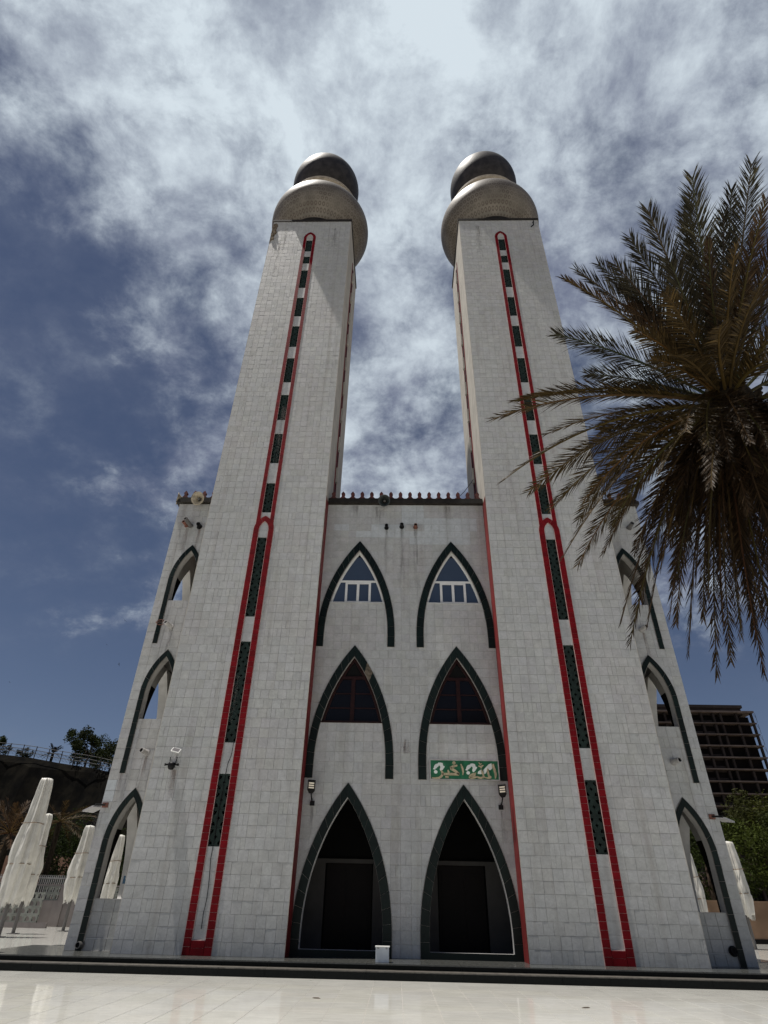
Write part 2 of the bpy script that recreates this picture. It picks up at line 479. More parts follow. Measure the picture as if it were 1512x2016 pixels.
class Arch:
    """pointed arch: straight legs, then two arcs meeting at the apex"""
    def __init__(s, cx, base, w, rib, straight, rise):
        s.cx, s.base, s.w, s.rib, s.st, s.rise = cx, base, w, rib, straight, rise
        s.R = (rise*rise + w*w)/(2*w)
    def half(s, z, off=0.0):
        h = z - s.base - s.st
        if h <= 0: return s.w - off
        q = (s.R-off)**2 - h*h
        if q <= 0: return -1
        return math.sqrt(q) - (s.R - s.w)
    def apex(s, off=0.0):
        return s.base + s.st + math.sqrt((s.R-off)**2 - (s.R-s.w)**2)
    def side(s, off, n=12, z0=None):
        """right-hand edge from the foot to the apex, as offsets from the axis"""
        z0 = s.base if z0 is None else z0
        pts = []
        zs = s.base + s.st
        if z0 < zs: pts.append((s.w-off, z0))
        else: zs = z0
        a0 = math.asin(min(1, max(0, (zs-s.base-s.st)/(s.R-off))))
        a1 = math.acos((s.R-s.w)/(s.R-off))
        for i in range(n+1):
            a = a0 + (a1-a0)*i/n
            pts.append(((s.R-off)*math.cos(a)-(s.R-s.w), s.base+s.st+(s.R-off)*math.sin(a)))
        pts[-1] = (0.0, pts[-1][1])
        return pts
    def loop(s, off, n=12, z0=None):
        p = s.side(off, n, z0)
        return [(s.cx+x, z) for x, z in p] + [(s.cx-x, z) for x, z in reversed(p[:-1])]
    def inside(s, x, z, off):
        return z > s.base and abs(x-s.cx) < s.half(z, off)
    def ribbon(s, side, o0, o1, y0, y1, mb, z0=None, n=14, tint=1.0):
        a, b = s.side(o0, n, z0), s.side(o1, n, z0)
        for i in range(len(a)-1):
            q = [a[i], b[i], b[i+1], a[i+1]]
            mb.prism([(s.cx+side*x, z) for x, z in (q if side > 0 else q[::-1])][::-1], y0, y1, tint)
    def tiles(s, side, length, z0=None, gap=0.006):
        """corner lists of the tiles of one side, foot to apex"""
        fine = 160
        o, i_ = s.side(0, fine, z0), s.side(s.rib, fine, z0)
        if s.st > 0 and (z0 is None or z0 < s.base+s.st):
            k = max(2, int((o[1][1]-o[0][1])/0.02))
            o = [(o[0][0], o[0][1]+(o[1][1]-o[0][1])*j/k) for j in range(k)] + o[1:]
            i_ = [(i_[0][0], i_[0][1]+(i_[1][1]-i_[0][1])*j/k) for j in range(k)] + i_[1:]
        L = [0.0]
        for a, b in zip(o, o[1:]): L.append(L[-1]+math.hypot(b[0]-a[0], b[1]-a[1]))
        n = max(1, round(L[-1]/length))
        def pick(t, arr):
            t = min(max(t, 0), L[-1])
            j = max(0, min(len(L)-2, next((q for q in range(len(L)-1) if L[q+1] >= t), len(L)-2)))
            f = (t-L[j])/max(1e-9, L[j+1]-L[j])
            return (arr[j][0]+(arr[j+1][0]-arr[j][0])*f, arr[j][1]+(arr[j+1][1]-arr[j][1])*f)
        res = []
        for k in range(n):
            t0, t1 = L[-1]*k/n + gap/2, L[-1]*(k+1)/n - (gap/2 if k < n-1 else 0)
            tm = (t0+t1)/2
            q = [pick(t0, o), pick(tm, o), pick(t1, o), pick(t1, i_), pick(tm, i_), pick(t0, i_)]
            res.append([(s.cx+side*x, z) for x, z in (q if side > 0 else q[::-1])])
        return res

def tile_prism(mb, poly, y, t, bev, tint):
    n = len(poly)
    cx = sum(p[0] for p in poly)/n; cz = sum(p[1] for p in poly)/n
    def inn(p):
        dx, dz = cx-p[0], cz-p[1]; l = math.hypot(dx, dz) or 1
        return (p[0]+dx/l*bev, p[1]+dz/l*bev)
    fr = [inn(p) for p in poly]
    mb.add([(x, y+t, z) for x, z in poly]+[(x, y, z) for x, z in fr],
           [tuple(range(2*n-1, n-1, -1))]+[(i, (i+1) % n, (i+1) % n+n, i+n)[::-1] for i in range(n)], tint)

# ------------------------------------------------------------------ ground
Z0 = 0.30                                            # top of the plinth
g = MB(); g.box(-1500, 1500, -300, 2500, -1.0, -0.012)
g.obj('ground', 'ground_far', kind='structure')
g = MB(); g.add([(-60,-60,-0.008),(60,-60,-0.008),(60,45,-0.008),(-60,45,-0.008)], [(0,1,2,3)])
plaza = g.obj('plaza', 'plaza_stone', kind='structure')
S = 0.66
slab_meshes = []
for k in range(8):
    b = MB(); h = S/2-0.003
    tn = U(0.985, 1.012)
    b.add([(-h,-h,-0.007),(h,-h,-0.007),(h,h,-0.007),(-h,h,-0.007),(-h+.003,-h+.003,0),(h-.003,-h+.003,0),(h-.003,h-.003,0),(-h+.003,h-.003,0)],
          [(4,5,6,7),(0,1,5,4),(1,2,6,5),(2,3,7,6),(3,0,4,7)], (tn, tn*U(.99,1.0), tn*U(.97,1.0)))
    slab_meshes.append(b.mesh('slab', 'plaza_stone'))
spots = []
for i in range(-22, 23):
    for j in range(16):
        x, y = i*S+0.18, -1.42-S/2-j*S
        spots.append((abs(x+0.27)/(y+20.0), -y, x, y))
spots = [q for q in spots if q[0] < 0.68 and q[3] > -10.2]
spots.sort(key=lambda q: -q[1])
for q in spots[:300]:
    link('slab', random.choice(slab_meshes), plaza, loc=(q[2], q[3], 0), rot=(U(-.0004,.0004), U(-.0004,.0004), 0))
rest = MB()
for q in spots[300:]:
    h = S/2-.003
    rest.box(q[2]-h, q[2]+h, q[3]-h, q[3]+h, -.007, 0, U(.95,1.03))
if spots[300:]: rest.obj('slabs', 'plaza_stone', plaza, kind='stuff')

jb = MB(); jb.add([(-11,-10.6,-.0045),(11,-10.6,-.0045),(11,-1.41,-.0045),(-11,-1.41,-.0045)], [(0,1,2,3)]); jb.obj('joint_bed', 'joint_fill', plaza)

# plinth with its two dark granite steps
plinth = thing('plinth', 'dark polished granite plinth with two low steps in front of the mosque', 'steps', (0,0,0))
p = MB()
p.add([(-11.7,-.93,.285),(15,-.93,.285),(15,3.2,.285),(-11.1,3.2,.285)] , [(0,1,2,3)])
p.add([(-11.7,-.93,-.01),(15,-.93,-.01),(15,3.2,-.01),(-11.1,3.2,-.01),(-11.7,-.93,.27),(15,-.93,.27),(15,3.2,.27),(-11.1,3.2,.27)],
      [(0,1,5,4),(1,2,6,5),(2,3,7,6),(3,0,4,7),(4,5,6,7)])
p.obj('plinth_core', 'granite', plinth)
xs = -13.2
n = 0
while xs < 13.5:
    x1 = xs + U(1.15, 1.3)
    if xs > -11.9:
        b = MB(); b.box(xs+.003, x1-.003, -.985, -.36, .272, Z0+U(-.001,.001), U(.85,1.1)); b.obj('tread_slab', 'granite_top', plinth)
        b = MB(); b.box(xs+.003, x1-.003, -.965, -.935, .182, .270, 1); b.obj('riser_slab', 'granite', plinth)
    b = MB(); b.box(xs+.003, x1-.003, -1.40, -.966, .155, .178+U(-.001,.001), U(.85,1.1)); b.obj('tread_slab', 'step_edge', plinth)
    b = MB(); b.box(xs+.003, x1-.003, -1.385, -1.35, 0.0, .153, 1); b.obj('riser_slab', 'granite', plinth)
    xs = x1
b = MB(); b.box(-14, 15, -1.348, -.97, .002, .15); b.obj('step_core', 'granite', plinth)
xs = -11.6
while xs < 14.9:
    x1 = xs+1.0
    for y0 in (-.357, .643, 1.643):
        b = MB(); b.box(xs+.002, x1-.002, y0+.002, y0+.998, .287, Z0-.0005*R(), 1); b.obj('paving_slab', 'granite_top', plinth)
    xs = x1

# ------------------------------------------------------------------ mosque
mosque = thing('mosque', 'white tiled mosque with twin square minarets topped by bulbous domes', 'mosque', (0, 0, 0))
TA, TB, TD = 3.312, 8.113, 4.7                      # tower inner and outer edge, depth
TH = 36.5                                           # tower top
WY = 0.75                                           # face of the walls between and beside the towers
WX = 9.75                                           # outer corner of the wings
TILE = 0.316
def ttint(lo=.96, hi=1.025, x=0, z=0):
    t = U(lo, hi)*(1+.08*noise.noise((x*.42, 7, z*.30)))
    if R() < .04: t *= U(.92, .97)
    return (t, t*U(.985, 1.0), t*U(.96, 1.0))

tile_objects = []          # (rank, x0, x1, z0, z1, y, parent)
def lay_tiles(x0, x1, zs, y, stuff, drop=None, patches=None, keep=None, parent=None, tilt=.0026, size=TILE):
    """courses of tiles; zs = break heights the courses must meet"""
    n = max(1, round((x1-x0)/size))
    wcol = (x1-x0)/n
    for za, zb in zip(zs, zs[1:]):
        m = max(1, round((zb-za)/size)); h = (zb-za)/m
        for j in range(m):
            z0, z1 = za+j*h, za+(j+1)*h
            shift = .5 if R() < .10 else 0
            edges = [x0+(k+(shift if 0 < k < n else 0)+(U(-.03,.03) if 0 < k < n else 0))*wcol for k in range(n+1)]
            if shift: edges[-1] = x1; edges = edges[:-2]+[x1] if edges[-2] >= x1-.05 else edges
            cells = []
            for a, b in zip(edges, edges[1:]):
                if R() < .10: cells += [(a, (a+b)/2), ((a+b)/2, b)]
                else: cells.append((a, b))
            for a, b in cells:
                q = (a+.0015, b-.0015, z0+.0019, z1-.0019)
                if drop:
                    pts = [(q[0]+(q[1]-q[0])*(i+.5)/5, q[2]+(q[3]-q[2])*(k+.5)/5) for i in range(5) for k in range(5)]
                    cor = pts+[(q[0],q[2]),(q[1],q[2]),(q[0],q[3]),(q[1],q[3])]
                    st = [drop(*c) for c in cor]
                    if all(st): continue
                    if any(st):
                        t = ttint(x=a, z=z0)
                        dx, dz = (q[1]-q[0])/5, (q[3]-q[2])/5
                        for (px, pz) in pts:
                            if not drop(px, pz):
                                stuff.add([(px-dx/2,y,pz-dz/2),(px+dx/2,y,pz-dz/2),(px+dx/2,y,pz+dz/2),(px-dx/2,y,pz+dz/2)], [(0,1,2,3)], t)
                        continue
                t = ttint(x=a, z=z0)
                if noise.noise((a*.5+40, 3, z0*.35)) > .18: t = (t[0], t[1]*.985, t[2]*.985)
                tl = tilt
                if patches:
                    for (a0, a1, b0, b1, f) in patches:
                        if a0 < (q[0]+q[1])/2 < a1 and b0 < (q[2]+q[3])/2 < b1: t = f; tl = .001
                if keep and keep(q): tile_objects.append((q, y, parent, t))
                else: stuff.plate(*q, y+U(-.0015,.0015), .022, .004, tl, t)

RED_LO, RED_HI, RED_H2 = .405, .355, .36
red_count = 0
def make_block_mesh(wd, ht):
    """openwork block: four quarter holes in the corners, a four-pointed star in the middle"""
    hw, hh = wd/2-.002, ht/2-.002
    outer = [(-hw,-hh),(hw,-hh),(hw,hh),(-hw,hh)]
    holes = []
    for sx in (-1,1):
        for sz in (-1,1):
            ox, oz = sx*(hw-.016), sz*(hh-.05)
            q = [(ox, oz)]
            for k in range(6):
                a = math.pi/2*k/5
                q.append((ox-sx*.095*math.cos(a), oz-sz*.12*math.sin(a)))
            holes.append(q if sx*sz > 0 else q[::-1])
    star = []
    for k in range(8):
        a = math.pi/4*k; r = (.062 if k % 2 == 0 else .026)
        star.append((r*math.cos(a), 1.25*r*math.sin(a)))
    holes.append(star)
    o = plate_with_holes('grille_block', outer, holes, .07, 'green_block')
    me = o.data
    bpy.data.objects.remove(o)
    return me
SCREENS_LO = [(2.89,4.89,4),(5.83,9.28,7),(10.24,13.65,7)]
SCREENS_HI = [(14.85,16.36,4),(17.44,19.15,4),(19.98,21.61,4),(22.44,24.17,4),(25.0,26.63,4),(27.42,29.02,4),(29.88,31.53,4),(32.17,32.87,2),(33.38,34.54,3)]
block_cache = {}

def build_minaret(s):
    """s = -1 left, +1 right"""
    xa, xb = sorted((s*TA, s*TB))
    cxm = s*5.72
    sh = MB()
    for x0, x1, z0, z1 in ((xa, cxm-.205, Z0-.02, TH), (cxm+.205, xb, Z0-.02, TH), (cxm-.205, cxm+.205, Z0-.02, .66), (cxm-.205, cxm+.205, 34.6, TH)):
        sh.box(x0, x1, .009, .34, z0, z1)
    m = sh.obj('minaret', 'grout', mosque, label=('left' if s < 0 else 'right')+' minaret')
    sd = MB()
    for x0, x1 in ((xa, xa+.3), (xb-.3, xb)): sd.box(x0, x1, .342, TD, Z0-.02, TH)
    sd.box(xa+.302, xb-.302, TD-.3, TD-.001, Z0-.02, TH-.002)
    # corner returns of the side faces, in front of the core
    sd.box(xa-.004, xa+.02, .0, .345, Z0-.02, TH-.001); sd.box(xb-.02, xb+.004, .0, .345, Z0-.02, TH-.001)
    sd.obj('side_wall', 'cream_side', m)
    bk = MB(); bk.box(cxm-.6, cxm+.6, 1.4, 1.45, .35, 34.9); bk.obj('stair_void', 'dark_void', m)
    rf = MB(); rf.box(xa-.05, xb+.05, -.05, TD+.05, TH, TH+.16); rf.obj('top_slab', 'cornice_brown', m)
    # red inner return beside the recessed wall
    xi = s*TA - s*.012
    rr = MB(); rr.box(min(xi, xi-s*.004), max(xi, xi-s*.004), .002, WY-.004, Z0, 15.72)
    rr.obj('red_return', 'red_paint', m)
    lo = Arch(cxm, Z0, RED_LO, .21, 13.7, .65)
    hi = Arch(cxm, 14.0, RED_HI, .155, 20.72, .60)
    # white tiles
    st = MB()
    def drop(x, z): return hi.inside(x, z, .06) if z > 14.1 else abs(x-cxm) < .33
    keep = lambda q: q[3] < 3.62
    rows = [Z0, 14.2, 34.45]
    lay_tiles(xa+.004, cxm-.33, rows, 0, st, keep=keep, parent=m)
    lay_tiles(cxm+.33, xb-.004, rows, 0, st, keep=keep, parent=m)
    lay_tiles(xa+.004, xb-.004, [34.45, TH-.01], 0, st, drop=drop)
    st.obj('tiles', 'white_tile', m, kind='stuff')
    # red band: mortar bed, then tiles
    bed = MB()
    for sd_ in (-1, 1):
        lo.ribbon(sd_, -.014, .224, -.012, .016, bed)
        hi.ribbon(sd_, -.012, .168, -.008, .016, bed, z0=14.25)
    bed.box(cxm-.2, cxm+.2, -.012, .016, Z0, .645)
    bed.obj('mortar_bed', 'pink_mortar', m)
    global red_count
    more = MB()
    for zz_ in (Z0+.003, Z0+.17):
        tb = MB(); tile_prism(tb, [(cxm-.19,zz_),(cxm+.19,zz_),(cxm+.19,zz_+.163),(cxm-.19,zz_+.163)][::-1], -.026, .02, .003, U(.85,1.1))
        tb.obj('red_tile', 'red_tile', m); red_count += 1
    for sd_ in (-1, 1):
        for poly in lo.tiles(sd_, .195):
            if red_count < 296:
                tb = MB(); tile_prism(tb, poly, -.026, .02, .003, U(.82,1.12)); tb.obj('red_tile', 'red_tile', m); red_count += 1
            else: tile_prism(more, poly, -.026, .02, .003, U(.82,1.12))
        for poly in hi.tiles(sd_, .2, z0=14.05):
            tile_prism(more, poly, -.022, .02, .003, U(.82,1.12))
    more.obj('red_tiles', 'red_tile', m, kind='stuff')
    # openwork screens and the white panels between them
    z = .66
    for scr, hw in ((SCREENS_LO, .192), (SCREENS_HI, .198)):
        for (a, b_, n) in scr:
            h = (b_-a)/n
            key = (round(h, 3), hw)
            if key not in block_cache: block_cache[key] = make_block_mesh(hw*2, h)
            for k in range(n):
                link('grille_block', block_cache[key], m, loc=(cxm, .05, a+h*(k+.5)))
            if a > z+.02:
                if z > 13.6 and z < 14: pass
                pan = MB()
                nn = max(1, round((a-z)/.32))
                for k in range(nn):
                    pan.box(cxm-hw, cxm+hw, .028, .12, z+(a-z)*k/nn+.002, z+(a-z)*(k+1)/nn-.002, U(.97,1.1))
                pan.obj('white_panel', 'white_tile', m)
            z = b_
    pan = MB(); pan.box(cxm-.2, cxm+.2, .03, .12, 34.54, 35.0, 1.05); pan.obj('white_panel', 'white_tile', m)
    # slit with its white and dark blocks on the side that faces the other tower
    sl_ = MB(); x = s*TA
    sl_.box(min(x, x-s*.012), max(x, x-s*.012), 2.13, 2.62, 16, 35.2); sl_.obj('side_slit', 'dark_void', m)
    zz_ = 16.2
    while zz_ < 34.6:
        wb = MB()
        wb.box(min(x-s*.016, x-s*.10), max(x-s*.016, x-s*.10), 2.30, 2.48, zz_, zz_+.85); zz_ += 1.95
        wb.obj('side_panel', 'cream_side', m)
    for y0 in (2.02, 2.56):
        rb = MB()
        rb.box(min(x-s*.001, x-s*.03), max(x-s*.001, x-s*.03), y0, y0+.13, 15.9, 35.3)
        rb.obj('side_band', 'red_paint', m)
    # bulb, collar, ball
    cyt = TD/2+.03
    def profile(rh, rv, zc, z0, z1, n=40):
        out = []
        a0, a1 = math.asin((z0-zc)/rv), math.asin((z1-zc)/rv)
        for k in range(n+1):
            a = a0+(a1-a0)*k/n
            out.append((rh*math.cos(a), zc+rv*math.sin(a)))
        return out
    nk = MB(); nk.lathe([(0,TH+.1),(2.25,TH+.1),(2.25,TH+.75),(0,TH+.75)], 48, centre=(0,0,-TH))
    link('neck_drum', nk.mesh('neck_drum', 'cornice_brown'), m, loc=(cxm, cyt, TH))
    d = MB(); d.lathe(profile(3.25, 2.62, 0, -2.5, 2.3), 72)
    link('bulb_dome', d.mesh('bulb_dome', 'bulb_mosaic', True), m, loc=(cxm, cyt, 39.35))
    c = MB(); c.lathe([(1.2,1.9),(2.16,1.95),(2.20,2.5),(2.38,2.56),(2.40,2.74),(2.22,2.80),(2.18,3.05),(2.0,3.3),(0,3.35)], 64)
    link('collar', c.mesh('collar', 'collar_stone', False), m, loc=(cxm, cyt, 39.35))
    d = MB(); d.lathe([(0.0,-2.6)]+profile(2.37, 2.66, 0, -2.55, 2.66), 64)
    link('ball_finial', d.mesh('ball_finial', 'ball_mosaic', True), m, loc=(cxm, cyt, 44.72))
    return m
minL = build_minaret(-1)
minR = build_minaret(1)
# plaster torn off the upper outer corner of the left tower
bc = MB()
pts = [(-8.13,36.2),(-7.93,36.35),(-7.80,36.05),(-7.86,35.6),(-7.78,35.3),(-7.9,35.0),(-7.97,34.6),(-8.13,34.2)]
bc.prism(pts, -.006, .05)
for k in range(26):
    z = U(34.4, 36.2); x = U(-8.13, -7.88+(z-36)*.03); r_ = U(.03,.07)
    bc.box(x-r_, x+r_, -.03-R()*.03, .02, z-r_, z+r_*1.6)
bc.obj('broken_corner', 'broken_render', minL)

# --- wall between the towers
base_rows = [Z0, 6.72, 11.20, 15.74]
AW, ARIB, AST, ARISE = 1.45, .26, .5, 4.02
arches = []
for cx_ in (-1.86, 1.86):
    for base, sill in ((.28, .46), (4.93, 6.72), (9.40, 11.20)):
        arches.append((Arch(cx_, base, AW, ARIB, AST, ARISE), sill))
def hole_of(a, sill, off):
    return a.loop(off, 14, sill)
cw = plate_with_holes('front_wall', [(-TA+.004,Z0),(TA-.004,Z0),(TA-.004,15.75),(-TA+.004,15.75)],
                      [hole_of(a, s_, a.rib) for a, s_ in arches], .26, 'plaster', mosque)
cw.location = (0, WY+.011, 0)
def drop_c(x, z):
    for a, s_ in arches:
        if z > s_ and a.inside(x, z, .10): return True
    return False
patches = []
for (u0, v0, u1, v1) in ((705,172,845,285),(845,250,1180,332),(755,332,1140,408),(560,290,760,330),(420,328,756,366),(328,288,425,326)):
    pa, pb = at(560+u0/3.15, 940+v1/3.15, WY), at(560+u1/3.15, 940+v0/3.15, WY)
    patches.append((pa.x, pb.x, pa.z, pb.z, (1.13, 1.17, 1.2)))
st = MB()
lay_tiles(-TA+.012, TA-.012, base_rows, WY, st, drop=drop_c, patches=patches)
st.obj('tiles', 'white_tile', cw, kind='stuff').matrix_parent_inverse = Matrix.Translation((0, -WY-.011, 0))

def surround(a, length, parent_name='arch_surround', skip=None, y=WY):
    bed = MB()
    for sd_ in (-1, 1): a.ribbon(sd_, -.012, a.rib+(.012 if a.base > 1 else .002), y-.018, y+.018, bed)
    o = bed.obj(parent_name, 'light_mortar', mosque)
    for sd_ in (-1, 1):
        for k, poly in enumerate(a.tiles(sd_, length)):
            if skip and skip(sd_, k, poly): continue
            tb = MB(); tile_prism(tb, poly, y-.036+U(-.002,.002), .03, .004, U(.7,1.3)); tb.obj('arch_tile', 'green_tile', o)
    return o
for a, s_ in arches:
    miss = None
    if a.cx < 0 and abs(a.base-4.93) < .1:
        miss = lambda sd_, k, poly: sd_ > 0 and 8.15 < sum(p[1] for p in poly)/len(poly) < 8.75
    surround(a, .40, skip=miss)

def pane_poly(a, off, x0, x1, z0, z1, n=8):
    left, right = [], []
    for k in range(n+1):
        z = z0+(z1-z0)*k/n
        h = a.half(z, off)
        if h < 0: h = 0
        l, r_ = max(x0, a.cx-h), min(x1, a.cx+h)
        if r_-l < .004: continue
        left.append((l, z)); right.append((r_, z))
    return left, right
def add_pane(a, off, x0, x1, z0, z1, y, m, parent, thick=.012):
    l, r_ = pane_poly(a, off, x0, x1, z0, z1)
    if len(l) < 2: return
    b = MB()
    for k in range(len(l)-1):
        b.prism([l[k], l[k+1], r_[k+1], r_[k]][::-1], y, y+thick)
    b.obj('pane', m, parent)
for a, sill in arches:
    off = a.rib
    if a.base > 9:                                   # white framed glazing
        f = MB(); y0, y1 = WY+.13, WY+.19
        bar = 12.14
        for sd_ in (-1, 1): a.ribbon(sd_, off+.001, off+.07, y0, y1, f, z0=sill)
        hb = a.half(bar, off)
        f.box(a.cx-hb, a.cx+hb, y0-.012, y1+.01, bar-.03, bar+.045)
        hs = a.half(sill, off)
        f.box(a.cx-hs, a.cx+hs, y0-.012, y1+.01, sill+.001, sill+.05)
        for x in (-.46, .46): f.box(a.cx+x-.045, a.cx+x+.045, y0-.008, y1+.008, sill+.051, bar-.031)
        f.box(a.cx-.05, a.cx+.05, y0-.02, y1, sill+.051, bar-.031)
        for x0, x1 in ((-.414,-.051),(.051,.414)):
            f.box(a.cx+x0, a.cx+x1, y0-.006, y1, bar-.10, bar-.032); f.box(a.cx+x0, a.cx+x1, y0-.006, y1, sill+.051, sill+.10)
        wo = f.obj('arched_window', 'white_frame', mosque, label='white framed arched window')
        for x0, x1 in ((-1.3,-.505),(-.414,-.051),(.051,.414),(.505,1.3)):
            add_pane(a, off+.07, a.cx+x0, a.cx+x1, sill+.05, bar-.03, WY+.155, 'blue_glass', wo)
        add_pane(a, off+.07, a.cx-1.3, a.cx+1.3, bar+.045, a.apex(off)-.1, WY+.155, 'blue_glass', wo)
        rv = MB(); rv.box(a.cx-hs+.0, a.cx+hs, WY-.03, WY+.14, sill-.05, sill-.002); rv.obj('sill', 'white_tile', wo)
    elif a.base > 4:                                 # brown timber glazing
        f = MB(); y0, y1 = WY+.12, WY+.19
        bar = 8.28
        for sd_ in (-1, 1): a.ribbon(sd_, off+.001, off+.10, y0, y1, f, z0=sill)
        hb = a.half(bar, off)
        f.box(a.cx-hb, a.cx+hb, y0-.012, y1+.01, bar-.05, bar+.05)
        hs = a.half(sill, off)
        f.box(a.cx-hs, a.cx+hs, y0-.012, y1+.01, sill+.001, sill+.07)
        f.box(a.cx-.07, a.cx+.07, y0-.01, y1, sill+.071, bar-.051)
        for zz_ in (7.22, 7.72):
            hz = a.half(zz_, off+.1)
            f.box(a.cx-hz, a.cx-.071, y0+.012, y1, zz_-.018, zz_+.018); f.box(a.cx+.071, a.cx+hz, y0+.012, y1, zz_-.018, zz_+.018)
        wo = f.obj('arched_window', 'wood_frame', mosque, label='brown timber arched window with dark glass')
        zsp = [sill+.07, 7.202, 7.738, bar-.05]
        for za, zb in ((sill+.07, 7.202), (7.238, 7.702), (7.738, bar-.05)):
            for x0, x1 in ((-1.3,-.07),(.07,1.3)):
                add_pane(a, off+.1, a.cx+x0, a.cx+x1, za, zb, WY+.16, 'dark_glass', wo)
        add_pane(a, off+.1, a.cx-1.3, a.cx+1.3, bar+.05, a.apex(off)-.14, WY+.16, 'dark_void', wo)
        sb = MB(); sb.box(a.cx-hs-.02, a.cx+hs+.02, WY-.03, WY+.11, sill-.035, sill-.001); sb.obj('sill', 'wood_frame', wo)
    else:                                            # open portal
        f = MB(); hs = a.half(.46, off)
        f.box(a.cx-hs-.25, a.cx+hs+.25, WY-.034, WY+.26, Z0+.001, .458)
        po = f.obj('portal', 'green_tile', mosque, label='open pointed doorway with a raised dark threshold')
        rv = MB()
        sd_ = -1 if a.cx < 0 else 1
        a.ribbon(sd_, off-.001, off+.014, WY-.022, WY+.10, rv, z0=.46)
        rv.obj('white_edging', 'plaster', po)
        c0 = a.cx*.985
        dw = MB()
        dl, dr = c0-.74, c0+.74
        dw.box(dl, dr, 2.73, 2.79, Z0, 2.66)
        for k in range(2):
            for zz_ in (Z0+.2, Z0+1.25):
                dw.box(dl+.1+k*.74, dl+.64+k*.74, 2.70, 2.729, zz_, zz_+.9)
        dw.obj('door', 'door_wood', po)
# vestibule and rooms behind the wall
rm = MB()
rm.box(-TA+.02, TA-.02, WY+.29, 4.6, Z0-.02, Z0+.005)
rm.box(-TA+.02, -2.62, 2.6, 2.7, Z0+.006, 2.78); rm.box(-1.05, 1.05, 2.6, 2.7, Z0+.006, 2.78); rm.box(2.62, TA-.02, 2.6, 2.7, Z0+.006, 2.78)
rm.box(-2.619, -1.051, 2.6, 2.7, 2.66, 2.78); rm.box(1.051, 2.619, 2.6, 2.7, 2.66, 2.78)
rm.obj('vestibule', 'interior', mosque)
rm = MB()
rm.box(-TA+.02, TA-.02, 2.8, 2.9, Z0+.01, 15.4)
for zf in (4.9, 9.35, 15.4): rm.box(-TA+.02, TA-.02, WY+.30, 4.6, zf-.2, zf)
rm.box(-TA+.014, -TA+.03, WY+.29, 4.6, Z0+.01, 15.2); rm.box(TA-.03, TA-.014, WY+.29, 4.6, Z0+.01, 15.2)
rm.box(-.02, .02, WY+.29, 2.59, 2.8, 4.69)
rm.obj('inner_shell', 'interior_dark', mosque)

# --- parapet
def merlon_poly(wd=.395, ht=.40):
    right = [(wd/2,0),(wd/2,.025),(.145,.045),(.095,.085),(.062,.14),(.048,.20),(.076,.235),(.082,.285),(.055,.33),(.025,.37),(0,ht)]
    k = ht/.40
    right = [(x, z*k) for x, z in right]
    return [(x, z) for x, z in right]+[(-x, z) for x, z in reversed(right[:-1])]
mm = MB(); mm.prism(merlon_poly()[::-1], -.06, .06)
merlon = mm.mesh('merlon', 'merlon_paint')
pc = MB()
pc.box(-TA+.013, TA-.013, WY-.16, WY+.45, 15.755, 15.92); pc.box(-TA+.013, TA-.013, WY-.10, WY+.42, 15.922, 16.03)
par = pc.obj('parapet', 'cornice_brown', mosque)
n = 16
for k in range(n):
    x = -TA+.21+(2*TA-.42)*k/(n-1)
    link('merlon', merlon, par, loc=(x, WY+.02, 16.032), rot=(0, U(-.012,.012), 0))

